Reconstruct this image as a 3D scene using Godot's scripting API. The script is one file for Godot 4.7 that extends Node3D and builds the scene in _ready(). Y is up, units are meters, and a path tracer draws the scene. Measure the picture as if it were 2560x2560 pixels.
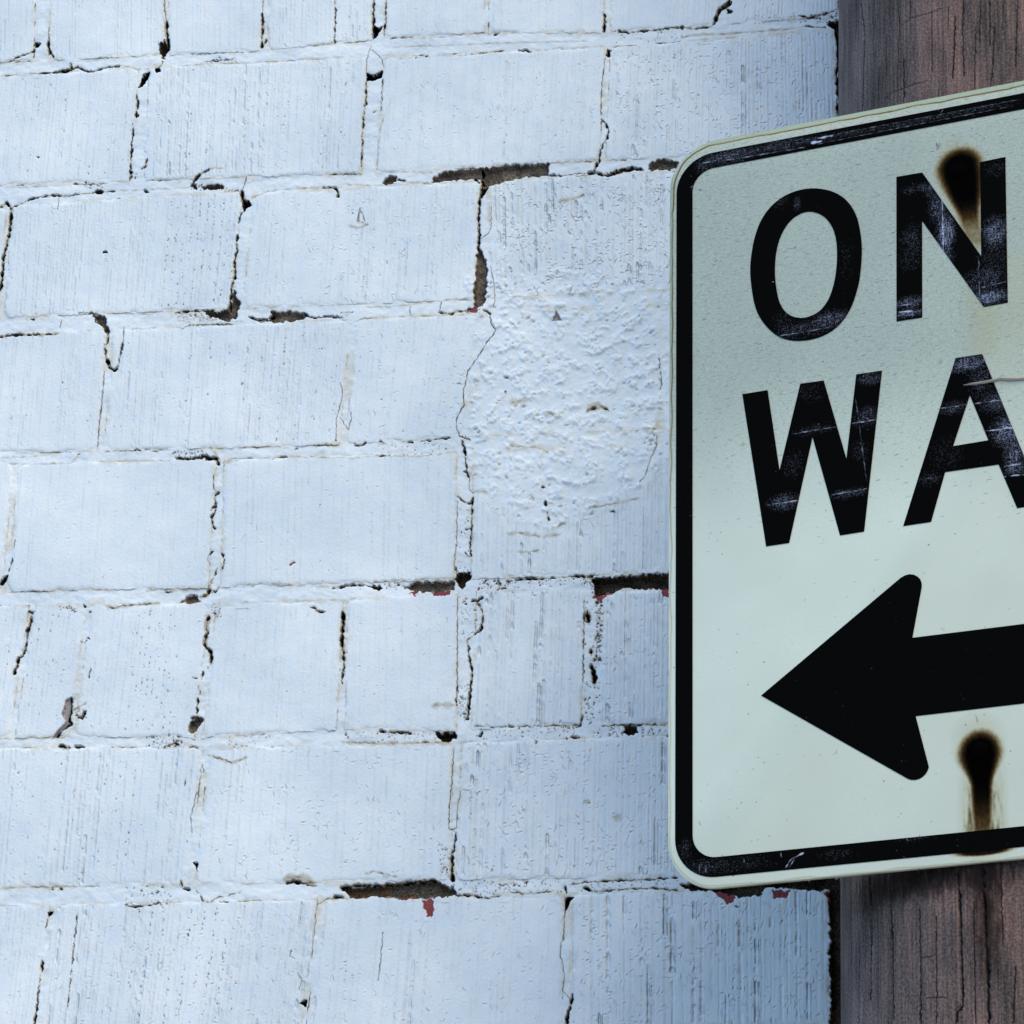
extends Node3D
# A white painted block wall, a weathered round pole in front of it and a one-way sign bolted to the pole.
# Wall surface: its own millimetre grid (u to the right, v up), laid over the masonry; cracks, chips and combing are
# pressed into that grid and every block takes its shape from it.

const WALL_LEFT := -0.96
const WALL_LOW := 2.24
const WALL_W := 830.0
const WALL_H := 1060.0
const TEXEL := 0.52
const SIGN_AT := Vector3(-0.0441, 2.5985, 0.3185)
const SIGN_TURN := -0.26254
const POLE_R := 0.139

var rng := RandomNumberGenerator.new()
var fine := FastNoiseLite.new()
var slow := FastNoiseLite.new()

class Sheet:
	# colour (sRGB bytes), relief in mm and fine relief (bytes) of a surface measured in mm
	var w: int
	var h: int
	var s: float
	var high: float
	var color := PackedByteArray()
	var deep := PackedFloat32Array()
	var grain := PackedByteArray()
	func _init(width_mm: float, height_mm: float, texel: float):
		s = texel
		high = height_mm
		w = int(width_mm / s)
		h = int(height_mm / s)
		color.resize(w * h * 3)
		deep.resize(w * h)
		grain.resize(w * h)
		grain.fill(128)
	func stamp(u: float, v: float, r: float, depth: float, c: Color, a: float) -> void:
		var cx := u / s
		var cy := (high - v) / s
		var rr := maxf(r / s, 0.35)
		var x0 := maxi(int(floor(cx - rr - 0.6)), 0)
		var x1 := mini(int(ceil(cx + rr + 0.6)), w - 1)
		var y0 := maxi(int(floor(cy - rr - 0.6)), 0)
		var y1 := mini(int(ceil(cy + rr + 0.6)), h - 1)
		var cr := c.r * 255.0
		var cg := c.g * 255.0
		var cb := c.b * 255.0
		for y in range(y0, y1 + 1):
			for x in range(x0, x1 + 1):
				var dx := x + 0.5 - cx
				var dy := y + 0.5 - cy
				var k := clampf(rr + 0.5 - sqrt(dx * dx + dy * dy), 0.0, 1.0)
				if k <= 0.0:
					continue
				var at := y * w + x
				if depth > 0.0:
					var d := -depth * clampf(rr * 0.85 + 0.2 - sqrt(dx * dx + dy * dy), 0.0, 1.0)
					if d < deep[at]:
						deep[at] = d
				var m := k * a
				at *= 3
				color[at] = int(lerpf(color[at], cr, m))
				color[at + 1] = int(lerpf(color[at + 1], cg, m))
				color[at + 2] = int(lerpf(color[at + 2], cb, m))
	func tint(x: int, y: int, c: Color, m: float) -> void:
		var at := (y * w + x) * 3
		color[at] = int(lerpf(color[at], c.r * 255.0, m))
		color[at + 1] = int(lerpf(color[at + 1], c.g * 255.0, m))
		color[at + 2] = int(lerpf(color[at + 2], c.b * 255.0, m))
	func press(x: int, y: int, amount: float) -> void:
		if x >= 0 and y >= 0 and x < w and y < h:
			var at := y * w + x
			grain[at] = clampi(int(grain[at] + amount), 0, 255)
	func depth_at(u: float, v: float) -> float:
		var fx := clampf(u / s - 0.5, 0.0, w - 1.001)
		var fy := clampf((high - v) / s - 0.5, 0.0, h - 1.001)
		var x := int(fx)
		var y := int(fy)
		fx -= x
		fy -= y
		var at := y * w + x
		return lerpf(lerpf(deep[at], deep[at + 1], fx), lerpf(deep[at + w], deep[at + w + 1], fx), fy)
	func picture() -> ImageTexture:
		return ImageTexture.create_from_image(Image.create_from_data(w, h, false, Image.FORMAT_RGB8, color))
	func relief() -> ImageTexture:
		return ImageTexture.create_from_image(Image.create_from_data(w, h, false, Image.FORMAT_L8, grain))

var wall: Sheet
var plaster := PackedByteArray()

# ---------------------------------------------------------------- names and metas

func tag(o: Node3D, label: String, category: String) -> void:
	o.set_meta("label", label)
	o.set_meta("category", category)

func thing(called: String, at: Vector3, turn: float, label: String, category: String) -> Node3D:
	var o := Node3D.new()
	o.name = called
	o.position = at
	o.rotation.y = turn
	add_child(o, true)
	tag(o, label, category)
	return o

func part(called: String, mesh: Mesh, m: Material, parent: Node3D) -> MeshInstance3D:
	var o := MeshInstance3D.new()
	o.name = called
	o.mesh = mesh
	o.material_override = m
	o.cast_shadow = GeometryInstance3D.SHADOW_CASTING_SETTING_ON
	parent.add_child(o, true)
	return o

func grid_mesh(pos: PackedVector3Array, nor: PackedVector3Array, uv: PackedVector2Array, idx: PackedInt32Array) -> ArrayMesh:
	var arrays := []
	arrays.resize(Mesh.ARRAY_MAX)
	arrays[Mesh.ARRAY_VERTEX] = pos
	arrays[Mesh.ARRAY_NORMAL] = nor
	arrays[Mesh.ARRAY_TEX_UV] = uv
	arrays[Mesh.ARRAY_INDEX] = idx
	var m := ArrayMesh.new()
	m.add_surface_from_arrays(Mesh.PRIMITIVE_TRIANGLES, arrays)
	return m

func noise_bytes(w: int, h: int, frequency: float, number: int, octaves := 3) -> PackedByteArray:
	var n := FastNoiseLite.new()
	n.noise_type = FastNoiseLite.TYPE_SIMPLEX_SMOOTH
	n.frequency = frequency
	n.fractal_octaves = octaves
	n.seed = number
	var im := n.get_image(w, h, false, false, true)
	im.convert(Image.FORMAT_L8)
	return im.get_data()

func stretched_noise(w: int, h: int, sw: int, sh: int, frequency: float, number: int, octaves := 3) -> PackedByteArray:
	var n := FastNoiseLite.new()
	n.noise_type = FastNoiseLite.TYPE_SIMPLEX_SMOOTH
	n.frequency = frequency
	n.fractal_octaves = octaves
	n.seed = number
	var im := n.get_image(sw, sh, false, false, true)
	im.convert(Image.FORMAT_L8)
	im.resize(w, h, Image.INTERPOLATE_CUBIC)
	return im.get_data()

# ---------------------------------------------------------------- marks pressed into the wall

const STAIN := Color(0.66, 0.60, 0.50)

func walk(on: Sheet, p: Array, width: float, depth: float, c: Color, a: float, jitter: float, uneven: float) -> void:
	var run := rng.randf() * 500.0
	var total := 0.0
	for i in range(0, p.size() - 2, 2):
		total += Vector2(p[i + 2] - p[i], p[i + 3] - p[i + 1]).length()
	var gone := 0.0
	for i in range(0, p.size() - 2, 2):
		var from := Vector2(p[i], p[i + 1])
		var to := Vector2(p[i + 2], p[i + 3])
		var far := from.distance_to(to)
		var steps := maxi(int(far / 0.4), 1)
		var side := (to - from).orthogonal().normalized()
		for k in steps:
			var t := float(k) / steps
			var here := from.lerp(to, t) + side * fine.get_noise_2d(run * 2.2, 7.0) * jitter
			var ends := minf(gone, total - gone)
			var r := width * 0.5 * (1.0 + uneven * fine.get_noise_2d(run * 1.3, 91.0)) * clampf(0.45 + ends * 0.35, 0.0, 1.0)
			if r > 0.08:
				on.stamp(here.x, here.y, r, depth * clampf(r * 1.6, 0.25, 1.0), c, a)
			run += 0.4
			gone += far / steps

func crack(style: String, width: float, p: Array) -> void:
	match style:
		"k":
			walk(wall, p, width * 2.0, 0.0, STAIN, 0.10, 0.8, 0.6)
			walk(wall, p, width * 0.9, 9.0, Color(0.11, 0.085, 0.07), 1.0, 1.0, 1.6)
			crumbs(p, width, 0.34)
		"b":
			walk(wall, p, width * 2.0, 0.0, STAIN, 0.10, 0.7, 0.8)
			walk(wall, p, width * 0.8, 4.0, Color(0.27, 0.21, 0.16), 0.9, 1.2, 2.2)
			crumbs(p, width, 0.3)
		"g":
			walk(wall, p, width, 2.5, Color(0.52, 0.53, 0.6), 0.9, 0.8, 0.7)
		"h":
			walk(wall, p, maxf(width * 0.85, 0.5), 1.6, Color(0.30, 0.26, 0.22), 0.8, 0.7, 0.8)
		"t":
			walk(wall, p, width * 2.4, 0.0, STAIN, 0.045, 1.2, 1.2)
			walk(wall, p, minf(width * 0.7, 0.85), 0.7, Color(0.60, 0.54, 0.44), 0.26, 1.0, 2.4)

func crumbs(p: Array, width: float, many: float) -> void:
	for i in range(0, p.size() - 2, 2):
		var from := Vector2(p[i], p[i + 1])
		var to := Vector2(p[i + 2], p[i + 3])
		for k in int(from.distance_to(to) * many + rng.randf()):
			var q := from.lerp(to, rng.randf()) + Vector2(rng.randfn(0.0, width * 0.55), rng.randfn(0.0, width * 0.55))
			var size := rng.randf_range(0.15, 0.42) * (0.5 + width * 0.5)
			var c := Color(0.15, 0.12, 0.10).lerp(Color(0.48, 0.42, 0.36), rng.randf())
			var a := rng.randf() * TAU
			for j in rng.randi_range(1, 3):
				wall.stamp(q.x + cos(a) * j * size, q.y + sin(a) * j * size, size * rng.randf_range(0.6, 1.0), 2.2, c, rng.randf_range(0.5, 1.0))
				a += rng.randf_range(-1.0, 1.0)

func patch(style: String, p: Array) -> void:
	var shape := PackedVector2Array()
	var low := Vector2(1e6, 1e6)
	var high := Vector2(-1e6, -1e6)
	for i in range(0, p.size(), 2):
		var q := Vector2(p[i], p[i + 1])
		shape.append(q)
		low = low.min(q)
		high = high.max(q)
	if style == "t":
		for k in 200:
			var q := Vector2(rng.randf_range(low.x, high.x), rng.randf_range(low.y, high.y))
			if Geometry2D.is_point_in_polygon(q, shape):
				wall.stamp(q.x, q.y, rng.randf_range(0.3, 1.1), 0.4, STAIN, 0.25)
		return
	var ragged := 2.0 if style in ["m", "d", "o", "r"] else 0.7
	for y in range(maxi(int((wall.high - high.y - 2.0) / TEXEL), 0), mini(int((wall.high - low.y + 2.0) / TEXEL), wall.h - 1)):
		for x in range(maxi(int((low.x - 2.0) / TEXEL), 0), mini(int((high.x + 2.0) / TEXEL), wall.w - 1)):
			var u := (x + 0.5) * TEXEL
			var v := wall.high - (y + 0.5) * TEXEL
			var q := Vector2(u + ragged * fine.get_noise_2d(u * 1.5, v * 1.5), v + ragged * fine.get_noise_2d(u * 1.5 + 300.0, v * 1.5))
			if not Geometry2D.is_point_in_polygon(q, shape):
				continue
			var n := fine.get_noise_2d(u * 14.0, v * 14.0)
			var n2 := slow.get_noise_2d(u * 4.0, v * 4.0)
			var at := y * wall.w + x
			var c: Color
			var d := 0.0
			match style:
				"k":
					c = Color(0.09, 0.07, 0.06) * (1.0 + 0.5 * n)
					d = 14.0
				"m":
					c = Color(0.44, 0.395, 0.355) * (1.0 + 0.5 * n + 0.45 * n2 + rng.randf_range(-0.3, 0.3))
					d = 5.5 + 3.0 * n
				"d":
					c = Color(0.28, 0.24, 0.205) * (1.0 + 0.8 * n + 0.5 * n2 + rng.randf_range(-0.4, 0.4))
					d = 9.0 + 4.0 * n
				"o":
					c = Color(0.40, 0.305, 0.225).lerp(Color(0.36, 0.34, 0.30), clampf(0.5 + 1.6 * n2, 0.0, 1.0)) * (1.0 + 0.7 * n + rng.randf_range(-0.3, 0.3))
					d = 6.5 + 3.5 * n
				"r":
					c = Color(0.53, 0.275, 0.285) * (1.0 + 0.16 * n + 0.12 * n2)
					d = 0.7
				"g":
					c = Color(0.60, 0.57, 0.58) * (1.0 + 0.3 * n)
					d = 2.5
			if style == "r" and wall.deep[at] < -1.5:
				continue
			# the broken edge of the paint is bare first, then the joint drops away
			for o in [Vector2(0.9, 0), Vector2(-0.9, 0), Vector2(0, 0.9), Vector2(0, -0.9)]:
				if d > 1.0 and not Geometry2D.is_point_in_polygon(q + o, shape):
					d = 0.6
			wall.deep[at] = minf(wall.deep[at], -d)
			wall.tint(x, y, c.clamp(), 1.0)

func pits(count: int, small: float, large: float, p: Array) -> void:
	var shape := PackedVector2Array()
	var low := Vector2(1e6, 1e6)
	var high := Vector2(-1e6, -1e6)
	for i in range(0, p.size(), 2):
		var q := Vector2(p[i], p[i + 1])
		shape.append(q)
		low = low.min(q)
		high = high.max(q)
	for k in count:
		var q := Vector2(rng.randf_range(low.x, high.x), rng.randf_range(low.y, high.y))
		if not Geometry2D.is_point_in_polygon(q, shape):
			continue
		var r := lerpf(small, large, pow(rng.randf(), 3.0)) * 0.8
		var c := Color(0.16, 0.13, 0.10).lerp(Color(0.45, 0.38, 0.30), rng.randf())
		var a := rng.randf() * TAU
		for j in rng.randi_range(1, 4):
			wall.stamp(q.x + cos(a) * j * r * 0.9, q.y + sin(a) * j * r * 0.9, r * rng.randf_range(0.6, 1.1), 2.0, c, rng.randf_range(0.5, 0.95))
			a += rng.randf_range(-0.9, 0.9)

# the scratched clay, its combing partly bridged by thick paint
func combing(b: Array) -> void:
	var comb: float = b[8]
	var hooks: float = b[9]
	var specks: float = b[10]
	var bl := Vector2(b[0], b[1])
	var br := Vector2(b[2], b[3])
	var tr := Vector2(b[4], b[5])
	var tl := Vector2(b[6], b[7])
	var wide := bl.distance_to(br)
	var tall := bl.distance_to(tl)
	var u := rng.randf_range(3.0, 6.0)
	var mood := rng.randf() * 100.0
	while u < wide - 2.5:
		var s := u / wide
		var strength := 1.08 * comb * clampf(0.85 + 0.55 * slow.get_noise_2d(u * 2.0 + mood * 40.0, mood), 0.2, 1.3)
		var v := rng.randf_range(1.0, 5.0)
		while v < tall - 2.0:
			var run := 4.0 + 60.0 * pow(rng.randf(), 2.0)
			var faint := rng.randf() < 0.5
			if faint:
				run = rng.randf_range(25.0, 110.0)
			if rng.randf() < 0.3 + 0.6 * strength:
				var amp := (7.0 + 15.0 * rng.randf()) * clampf(0.5 + strength, 0.5, 1.4) if faint else (8.0 + 46.0 * rng.randf() * strength) * clampf(strength * 1.5, 0.3, 1.8)
				var width := rng.randf_range(0.65, 0.9 + 0.08 * strength * float(b[13]))
				var stain := 0.04 + (0.17 if faint else 0.08) * rng.randf() * strength
				var dirt := Color(0.66, 0.66, 0.67).lerp(Color(0.70, 0.64, 0.54), rng.randf())
				var top := minf(v + run, tall - 1.5)
				var k := v
				while k < top:
					var t := k / tall
					var p := bl.lerp(br, s).lerp(tl.lerp(tr, s), t)
					p.x += 0.3 * fine.get_noise_2d(u * 3.0, p.y * 0.5) + 0.15 * fine.get_noise_2d(u * 7.0, p.y * 2.4)
					var px := p.x / TEXEL
					var x := int(px)
					var y := int((WALL_H - p.y) / TEXEL)
					if x > 2 and y > 0 and x < wall.w - 3 and y < wall.h:
						var fade := minf(1.0, minf(k - v, top - k) * 0.5 + 0.2) * clampf(0.75 + 0.8 * fine.get_noise_2d(u * 9.0, p.y * 0.9), 0.15, 1.3)
						fade *= 1.0 - plaster[y * wall.w + x] / 270.0
						wall.press(x + 3, y, amp * 0.55 * fade)
						wall.press(x + 4, y, amp * 0.45 * fade)
						for j in range(-3, 4):
							var off := absf(x + j + 0.5 - px) * TEXEL
							var g := clampf(1.2 - off / width, 0.0, 1.0)
							if g > 0.0:
								var at := y * wall.w + x + j
								wall.grain[at] = clampi(int(wall.grain[at] - amp * g * fade), 0, 255)
								if strength > 0.85 and not faint:
									wall.deep[at] = minf(wall.deep[at], -0.6 * (strength - 0.6) * g * clampf(fade, 0.0, 1.2))
								wall.tint(x + j, y, dirt, g * stain * clampf(fade, 0.0, 1.0))
					k += TEXEL
			v += run + rng.randf_range(0.5, 7.0)
		u += rng.randf_range(0.6, 1.25) * float(b[13]) * 0.8
	# paint that sagged across the grooves: short lips, hooks and runs with a pocket of dirt below
	for i in int(hooks * wide * tall / 46.0):
		var s := rng.randf_range(0.03, 0.97)
		var t := rng.randf_range(0.04, 0.96)
		var p := bl.lerp(br, s).lerp(tl.lerp(tr, s), t)
		if slow.get_noise_2d(p.x * 2.6 + 900.0, p.y * 2.6) < -0.18 + 0.3 * (1.0 - minf(hooks, 1.0)):
			continue
		var kind := rng.randf()
		var long := rng.randf_range(0.8, 3.6) if kind < 0.6 else rng.randf_range(2.0, 6.5)
		var way := Vector2(1.0, rng.randf_range(-0.3, 0.65))
		if kind > 0.6:
			way = Vector2(rng.randf_range(-0.12, 0.12), -1.0)
		way = way.normalized()
		var amp := rng.randf_range(14.0, 60.0) * clampf(0.4 + hooks * 0.5, 0.4, 1.35)
		var shade := rng.randf_range(0.0, 0.30) * rng.randf()
		var bend := rng.randf_range(-0.12, 0.12)
		var fat := rng.randi_range(1, 2)
		var dirt := STAIN.lerp(Color(0.45, 0.42, 0.38), rng.randf() * 0.8)
		var k := 0.0
		var q := p
		while k < long:
			if kind > 0.85 and k > long * 0.7:
				way = way.slerp(Vector2.RIGHT, 0.3)
			q += way * TEXEL
			way = way.rotated(bend * TEXEL)
			var x := int(q.x / TEXEL)
			var y := int((WALL_H - q.y) / TEXEL)
			var f := sin(PI * (k + 0.3) / (long + 0.6))
			var up := Vector2(-way.y, way.x)
			if up.y < 0.0:
				up = -up
			for j in range(-2, 4):
				var g := 0.0
				if j > 0:
					g = 0.8 - absf(j - 1.0 - fat * 0.5) / (0.6 + fat)
					g = maxf(g, 0.0)
				else:
					g = -1.0 + absf(j + 0.5) * 0.45
				wall.press(x + int(round(up.x * j)), y - int(round(up.y * j)), amp * f * g * 0.8)
			if shade > 0.02 and x > 1 and x < wall.w - 1 and y > 1 and y < wall.h - 2:
				wall.tint(x, y, dirt, shade * f * 1.6)
				wall.tint(x, y + 1, dirt, shade * f)
			k += TEXEL
	# dark pinholes in rows, where the paint film never closed over the combing
	for i in int(specks * 66.0):
		var s := clampf(b[11] + (b[12] - b[11]) * (floor(rng.randf() * 9.0) + 0.5 + rng.randf_range(-0.12, 0.12)) / 9.0, 0.0, 1.0)
		var p := bl.lerp(br, s).lerp(tl.lerp(tr, s), rng.randf_range(0.04, 0.96))
		var c := Color(0.22, 0.2, 0.18).lerp(Color(0.5, 0.46, 0.4), rng.randf())
		var r := rng.randf_range(0.25, 0.62)
		wall.stamp(p.x, p.y, r, 1.6, c, rng.randf_range(0.35, 0.9))
		if rng.randf() < 0.5:
			wall.stamp(p.x - 0.1, p.y - r * 1.6, r * 0.8, 1.2, c, 0.5)
	for i in int(wide * tall / 1500.0):
		var p := bl.lerp(br, rng.randf()).lerp(tl.lerp(tr, rng.randf()), rng.randf())
		wall.stamp(p.x, p.y, rng.randf_range(0.2, 0.5), 1.2, Color(0.38, 0.33, 0.27), rng.randf_range(0.3, 0.85))
	# seams of the paint along the four edges
	var ring := [tl, tr, br, bl, tl]
	for e in 4:
		var from: Vector2 = ring[e]
		var to: Vector2 = ring[e + 1]
		var far := from.distance_to(to)
		var step := 0.0
		while step < far:
			var q := from.lerp(to, step / far)
			var n := slow.get_noise_2d(q.x * 2.0 + 40.0, q.y * 2.0)
			if n > -0.1:
				wall.stamp(q.x + rng.randfn(0.0, 1.2), q.y + rng.randfn(0.0, 1.2), rng.randf_range(0.8, 3.2), 0.0, Color(0.80, 0.72, 0.58), 0.05 + 0.16 * clampf(n, 0.0, 0.6))
			step += 1.3
		var k := rng.randf_range(0.0, 6.0)
		while k < far - 3.0:
			var run := minf(rng.randf_range(2.0, 26.0), far - k)
			var a := from.lerp(to, k / far)
			var z := from.lerp(to, (k + run) / far)
			var pick := rng.randf()
			var mid := (a + z) * 0.5
			if plaster[clampi(int((WALL_H - mid.y) / TEXEL), 0, wall.h - 1) * wall.w + clampi(int(mid.x / TEXEL), 0, wall.w - 1)] > 60:
				pick = 1.0
			if pick < 0.5:
				walk(wall, [a.x, a.y, z.x, z.y], rng.randf_range(0.5, 0.9), 0.5, Color(0.60, 0.54, 0.44), 0.22, 0.8, 1.2)
			elif pick < 0.62:
				walk(wall, [a.x, a.y, z.x, z.y], rng.randf_range(0.5, 0.8), 1.4, Color(0.36, 0.30, 0.23), 0.6, 0.8, 1.4)
			k += run + rng.randf_range(1.0, 14.0)

func start_wall() -> void:
	wall = Sheet.new(WALL_W, WALL_H, TEXEL)
	var w := wall.w
	var h := wall.h
	plaster.resize(w * h)
	var broad := stretched_noise(w, h, w / 4, h / 4, 0.012, 11)
	var mottle := stretched_noise(w, h, w / 2, h / 2, 0.05, 12)
	var brushed := stretched_noise(w, h, w, h / 14, 0.11, 13, 2)
	var beads := noise_bytes(w, h, 0.16, 14, 2)
	for i in w * h:
		var tone := 231.0 + (broad[i] - 128) * 0.075 + (mottle[i] - 128) * 0.022 + (beads[i] - 128) * 0.012
		var warm := (mottle[i] - 128) * 0.02 + (broad[i] - 128) * 0.022
		wall.color[i * 3] = int(clampf(tone * 0.966 + warm, 0.0, 255.0))
		wall.color[i * 3 + 1] = int(clampf(tone, 0.0, 255.0))
		wall.color[i * 3 + 2] = int(clampf(tone * 1.03 - warm, 0.0, 255.0))
		wall.grain[i] = int(138.0 + (brushed[i] - 128) * 0.08 + (beads[i] - 128) * 0.055 + (mottle[i] - 128) * 0.06)

# trowelled filler that covers two joints beside the sign
func filler(p: Array) -> void:
	var shape := PackedVector2Array()
	var low := Vector2(1e6, 1e6)
	var high := Vector2(-1e6, -1e6)
	for i in range(0, p.size(), 2):
		var q := Vector2(p[i], p[i + 1])
		shape.append(q)
		low = low.min(q)
		high = high.max(q)
	var lumps := noise_bytes(wall.w, wall.h, 0.075, 31, 4)
	var dents := noise_bytes(wall.w, wall.h, 0.028, 33, 3)
	for y in range(maxi(int((WALL_H - high.y - 4.0) / TEXEL), 0), mini(int((WALL_H - low.y + 4.0) / TEXEL), wall.h - 1)):
		for x in range(maxi(int((low.x - 4.0) / TEXEL), 0), mini(int((high.x + 4.0) / TEXEL), wall.w - 1)):
			var u := (x + 0.5) * TEXEL
			var v := WALL_H - (y + 0.5) * TEXEL
			var inside := 0
			for k in 4:
				var o := Vector2(5.0, 0).rotated(k * PI / 2.0 + 0.6) + Vector2(13.0 * slow.get_noise_2d(u * 2.5, v * 2.5), 13.0 * slow.get_noise_2d(u * 2.5 + 500.0, v * 2.5))
				if Geometry2D.is_point_in_polygon(Vector2(u, v) + o, shape):
					inside += 1
			if inside == 0:
				continue
			var m := inside / 4.0
			var at := y * wall.w + x
			plaster[at] = int(255 * m)
			var n := lumps[at] - 128.0
			wall.deep[at] = maxf(wall.deep[at], m * (0.5 + 0.006 * n + 0.026 * minf(dents[at] - 150.0, 10.0) + 0.8 * slow.get_noise_2d(u * 3.0, v * 3.0)))
			wall.grain[at] = int(lerpf(wall.grain[at], clampf(137.0 + n * 0.10 * clampf((dents[at] - 70.0) / 90.0, 0.15, 1.2) + minf(dents[at] - 110.0, 15.0) * 0.35, 0.0, 255.0), m))
	for i in 150:
		var q := Vector2(rng.randf_range(low.x, high.x), rng.randf_range(low.y, high.y))
		if Geometry2D.is_point_in_polygon(q, shape):
			var size := rng.randf_range(0.5, 1.5) * rng.randf_range(0.5, 1.0)
			for j in rng.randi_range(1, 4):
				wall.stamp(q.x, q.y, size, 1.6, Color(0.62, 0.57, 0.48), rng.randf_range(0.05, 0.32))
				q += Vector2(1.1, 0.55) * size * rng.randf_range(0.5, 1.2)
				size *= rng.randf_range(0.5, 1.0)
	for i in 420:
		var q := Vector2(rng.randf_range(low.x, high.x), rng.randf_range(low.y, high.y))
		if Geometry2D.is_point_in_polygon(q, shape):
			var slant := rng.randf_range(0.1, 0.75)
			var long := rng.randf_range(0.6, 5.0) * rng.randf()
			var tone := rng.randf()
			walk(wall, [q.x, q.y, q.x + long, q.y + long * slant], rng.randf_range(0.4, 1.3), rng.randf_range(0.5, 1.5), Color(0.60, 0.55, 0.46), 0.16 if tone < 0.8 else 0.4, 0.5, 1.0)

func marks() -> void:
	patch("k", [55.3, 970.5, 62, 968.5, 59.4, 964.4, 56.7, 963.8])
	patch("d", [176.3, 962.3, 181.2, 964.5, 185.8, 953, 181.3, 943.6, 176, 951.7])
	patch("k", [174.2, 933.9, 178.3, 934.2, 180.8, 930.6, 176.4, 928.2])
	patch("k", [163.2, 929, 170.1, 930.9, 168.4, 923.3, 164.4, 914.9, 160.4, 913.2, 162.1, 921.7])
	patch("k", [158.9, 886.1, 164.6, 885.4, 161.6, 881])
	patch("k", [159.4, 850.2, 161.9, 849.7, 160.5, 843.8])
	patch("m", [218.1, 809.3, 222, 809.9, 225.6, 803, 220.9, 803.3])
	patch("m", [228.9, 806.9, 247, 807.4, 249.1, 802.5, 232.5, 802.6])
	patch("d", [130, 806.6, 137.5, 806.9, 137, 803.6, 130.8, 803.6])
	patch("d", [174.2, 806.5, 178.4, 805.9, 180.4, 802.4, 174.5, 803.5])
	patch("k", [268.4, 790.1, 274.7, 789.4, 277.1, 784.1, 272.9, 781.6, 271.4, 777.5, 268.8, 780.9])
	patch("k", [142.8, 743, 147.7, 743.5, 148.1, 741.1, 143.4, 740.8])
	patch("m", [267, 699.5, 270.4, 697.2, 270.1, 690.4, 274.4, 686.7, 272.8, 676.1, 270.8, 670.8, 263.8, 677.4, 266, 687.1])
	patch("m", [242.8, 677.4, 264.6, 677.9, 272.4, 670.8, 265.4, 667.5, 248.1, 671.8])
	patch("t", [215.2, 676.9, 242.8, 677.4, 248.2, 671, 267.8, 667.4, 243.6, 667.1, 219.1, 669.6])
	patch("m", [138.2, 680, 151.5, 677.6, 154.5, 667.1, 157, 657.7, 154.5, 660, 151, 665.8, 145.3, 670.7])
	patch("m", [290.6, 665.3, 303.2, 668.3, 302.4, 675.6, 315.5, 675.6, 331.7, 673.4, 336.9, 668.8, 329.1, 664.7, 309.9, 664.1])
	patch("k", [82.1, 677.8, 86.6, 678, 85.7, 675.5])
	patch("k", [70.6, 845.7, 73.5, 845.2, 72.6, 843.3])
	patch("k", [377.7, 968.8, 382.6, 964.7, 387.6, 967.2, 380.7, 954.6, 378.7, 952.5])
	patch("k", [387.6, 967.6, 389.5, 968.1, 389.8, 963.3, 388.2, 963.4])
	patch("k", [374.3, 917.9, 381.4, 914.6, 389.7, 919.8, 389.1, 911.9, 381.8, 908.5, 374.7, 908.6])
	patch("d", [593.4, 928.4, 598.1, 928.8, 597.3, 921.4, 594, 920.1])
	patch("m", [440.3, 799, 442.8, 805.6, 445.8, 804.5, 447.9, 808.4, 457.1, 810.3, 470, 810.9, 486, 811.5, 486.5, 799.9, 470.5, 800.4, 460.8, 800, 451.2, 799.1])
	patch("m", [486.1, 810.9, 511.6, 813.4, 547.1, 813.1, 545.7, 800, 528.1, 800.1, 512.3, 796.9, 496.5, 792.7, 487.8, 789.1])
	patch("k", [485, 790.6, 493, 790.7, 489.6, 784.9, 486.6, 780.1])
	patch("m", [395.1, 803.2, 401.4, 808.4, 407.2, 806.6, 408.3, 801.4, 402.8, 798.4, 397.9, 799])
	patch("m", [484.7, 727.5, 486.9, 738.2, 488.4, 728.3, 492.5, 719.1, 494.9, 710.1, 495.1, 696, 494.4, 674.9, 490.7, 671.2, 484.5, 669.2, 483.9, 682.4, 484.3, 700, 484.7, 716])
	patch("r", [477.5, 667.2, 484.6, 673.2, 489.5, 668.9, 483.9, 664.8])
	patch("m", [634.4, 801.2, 635.9, 808.4, 645.3, 811.5, 653.2, 810.5, 661.4, 808.3, 658.9, 801.2, 645.5, 799.7])
	patch("d", [598.1, 799.6, 607.5, 803.1, 620.1, 806, 623.4, 802.6, 607.7, 798.5])
	patch("g", [557.5, 665.9, 560.9, 657.9, 562.9, 654.3, 554, 653.7, 556.1, 660.7])
	patch("g", [378, 774.3, 375.2, 761.2, 377.2, 761.5])
	patch("k", [418.4, 931.3, 421, 931.5, 419.8, 929.7])
	patch("k", [427.6, 931.9, 430.7, 932.1, 430, 929.8])
	patch("d", [694.3, 965.6, 704.6, 973.4, 706.3, 971.4, 698.4, 962.5])
	patch("d", [701.2, 965.1, 706, 964.2, 707.7, 960, 701.9, 959.4])
	patch("d", [790.8, 943.7, 802.5, 945.9, 802.5, 935.5, 798.4, 936.1, 795.6, 938.3])
	patch("k", [798.1, 936.3, 802.5, 936, 802.3, 916.5, 800.9, 905.5, 799.7, 920.4])
	patch("k", [155.5, 636.1, 159.9, 632.9, 160.8, 627.9, 156.6, 631.3])
	patch("d", [251, 537.7, 257.1, 537.1, 261, 532.6, 254.7, 532.1])
	patch("k", [266.4, 442, 266.7, 445.6, 270.5, 445.8])
	patch("m", [243, 399.1, 251, 405.1, 258.8, 405.6, 262.1, 399.9, 254.8, 397.5, 246.9, 399])
	patch("r", [246.9, 398.4, 260.7, 401.1, 261.7, 398.9, 253.3, 396.9])
	patch("k", [82.9, 419.1, 82.4, 423.4, 85.9, 427.5, 89.1, 428.6, 88.1, 423.3, 84.8, 419])
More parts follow.
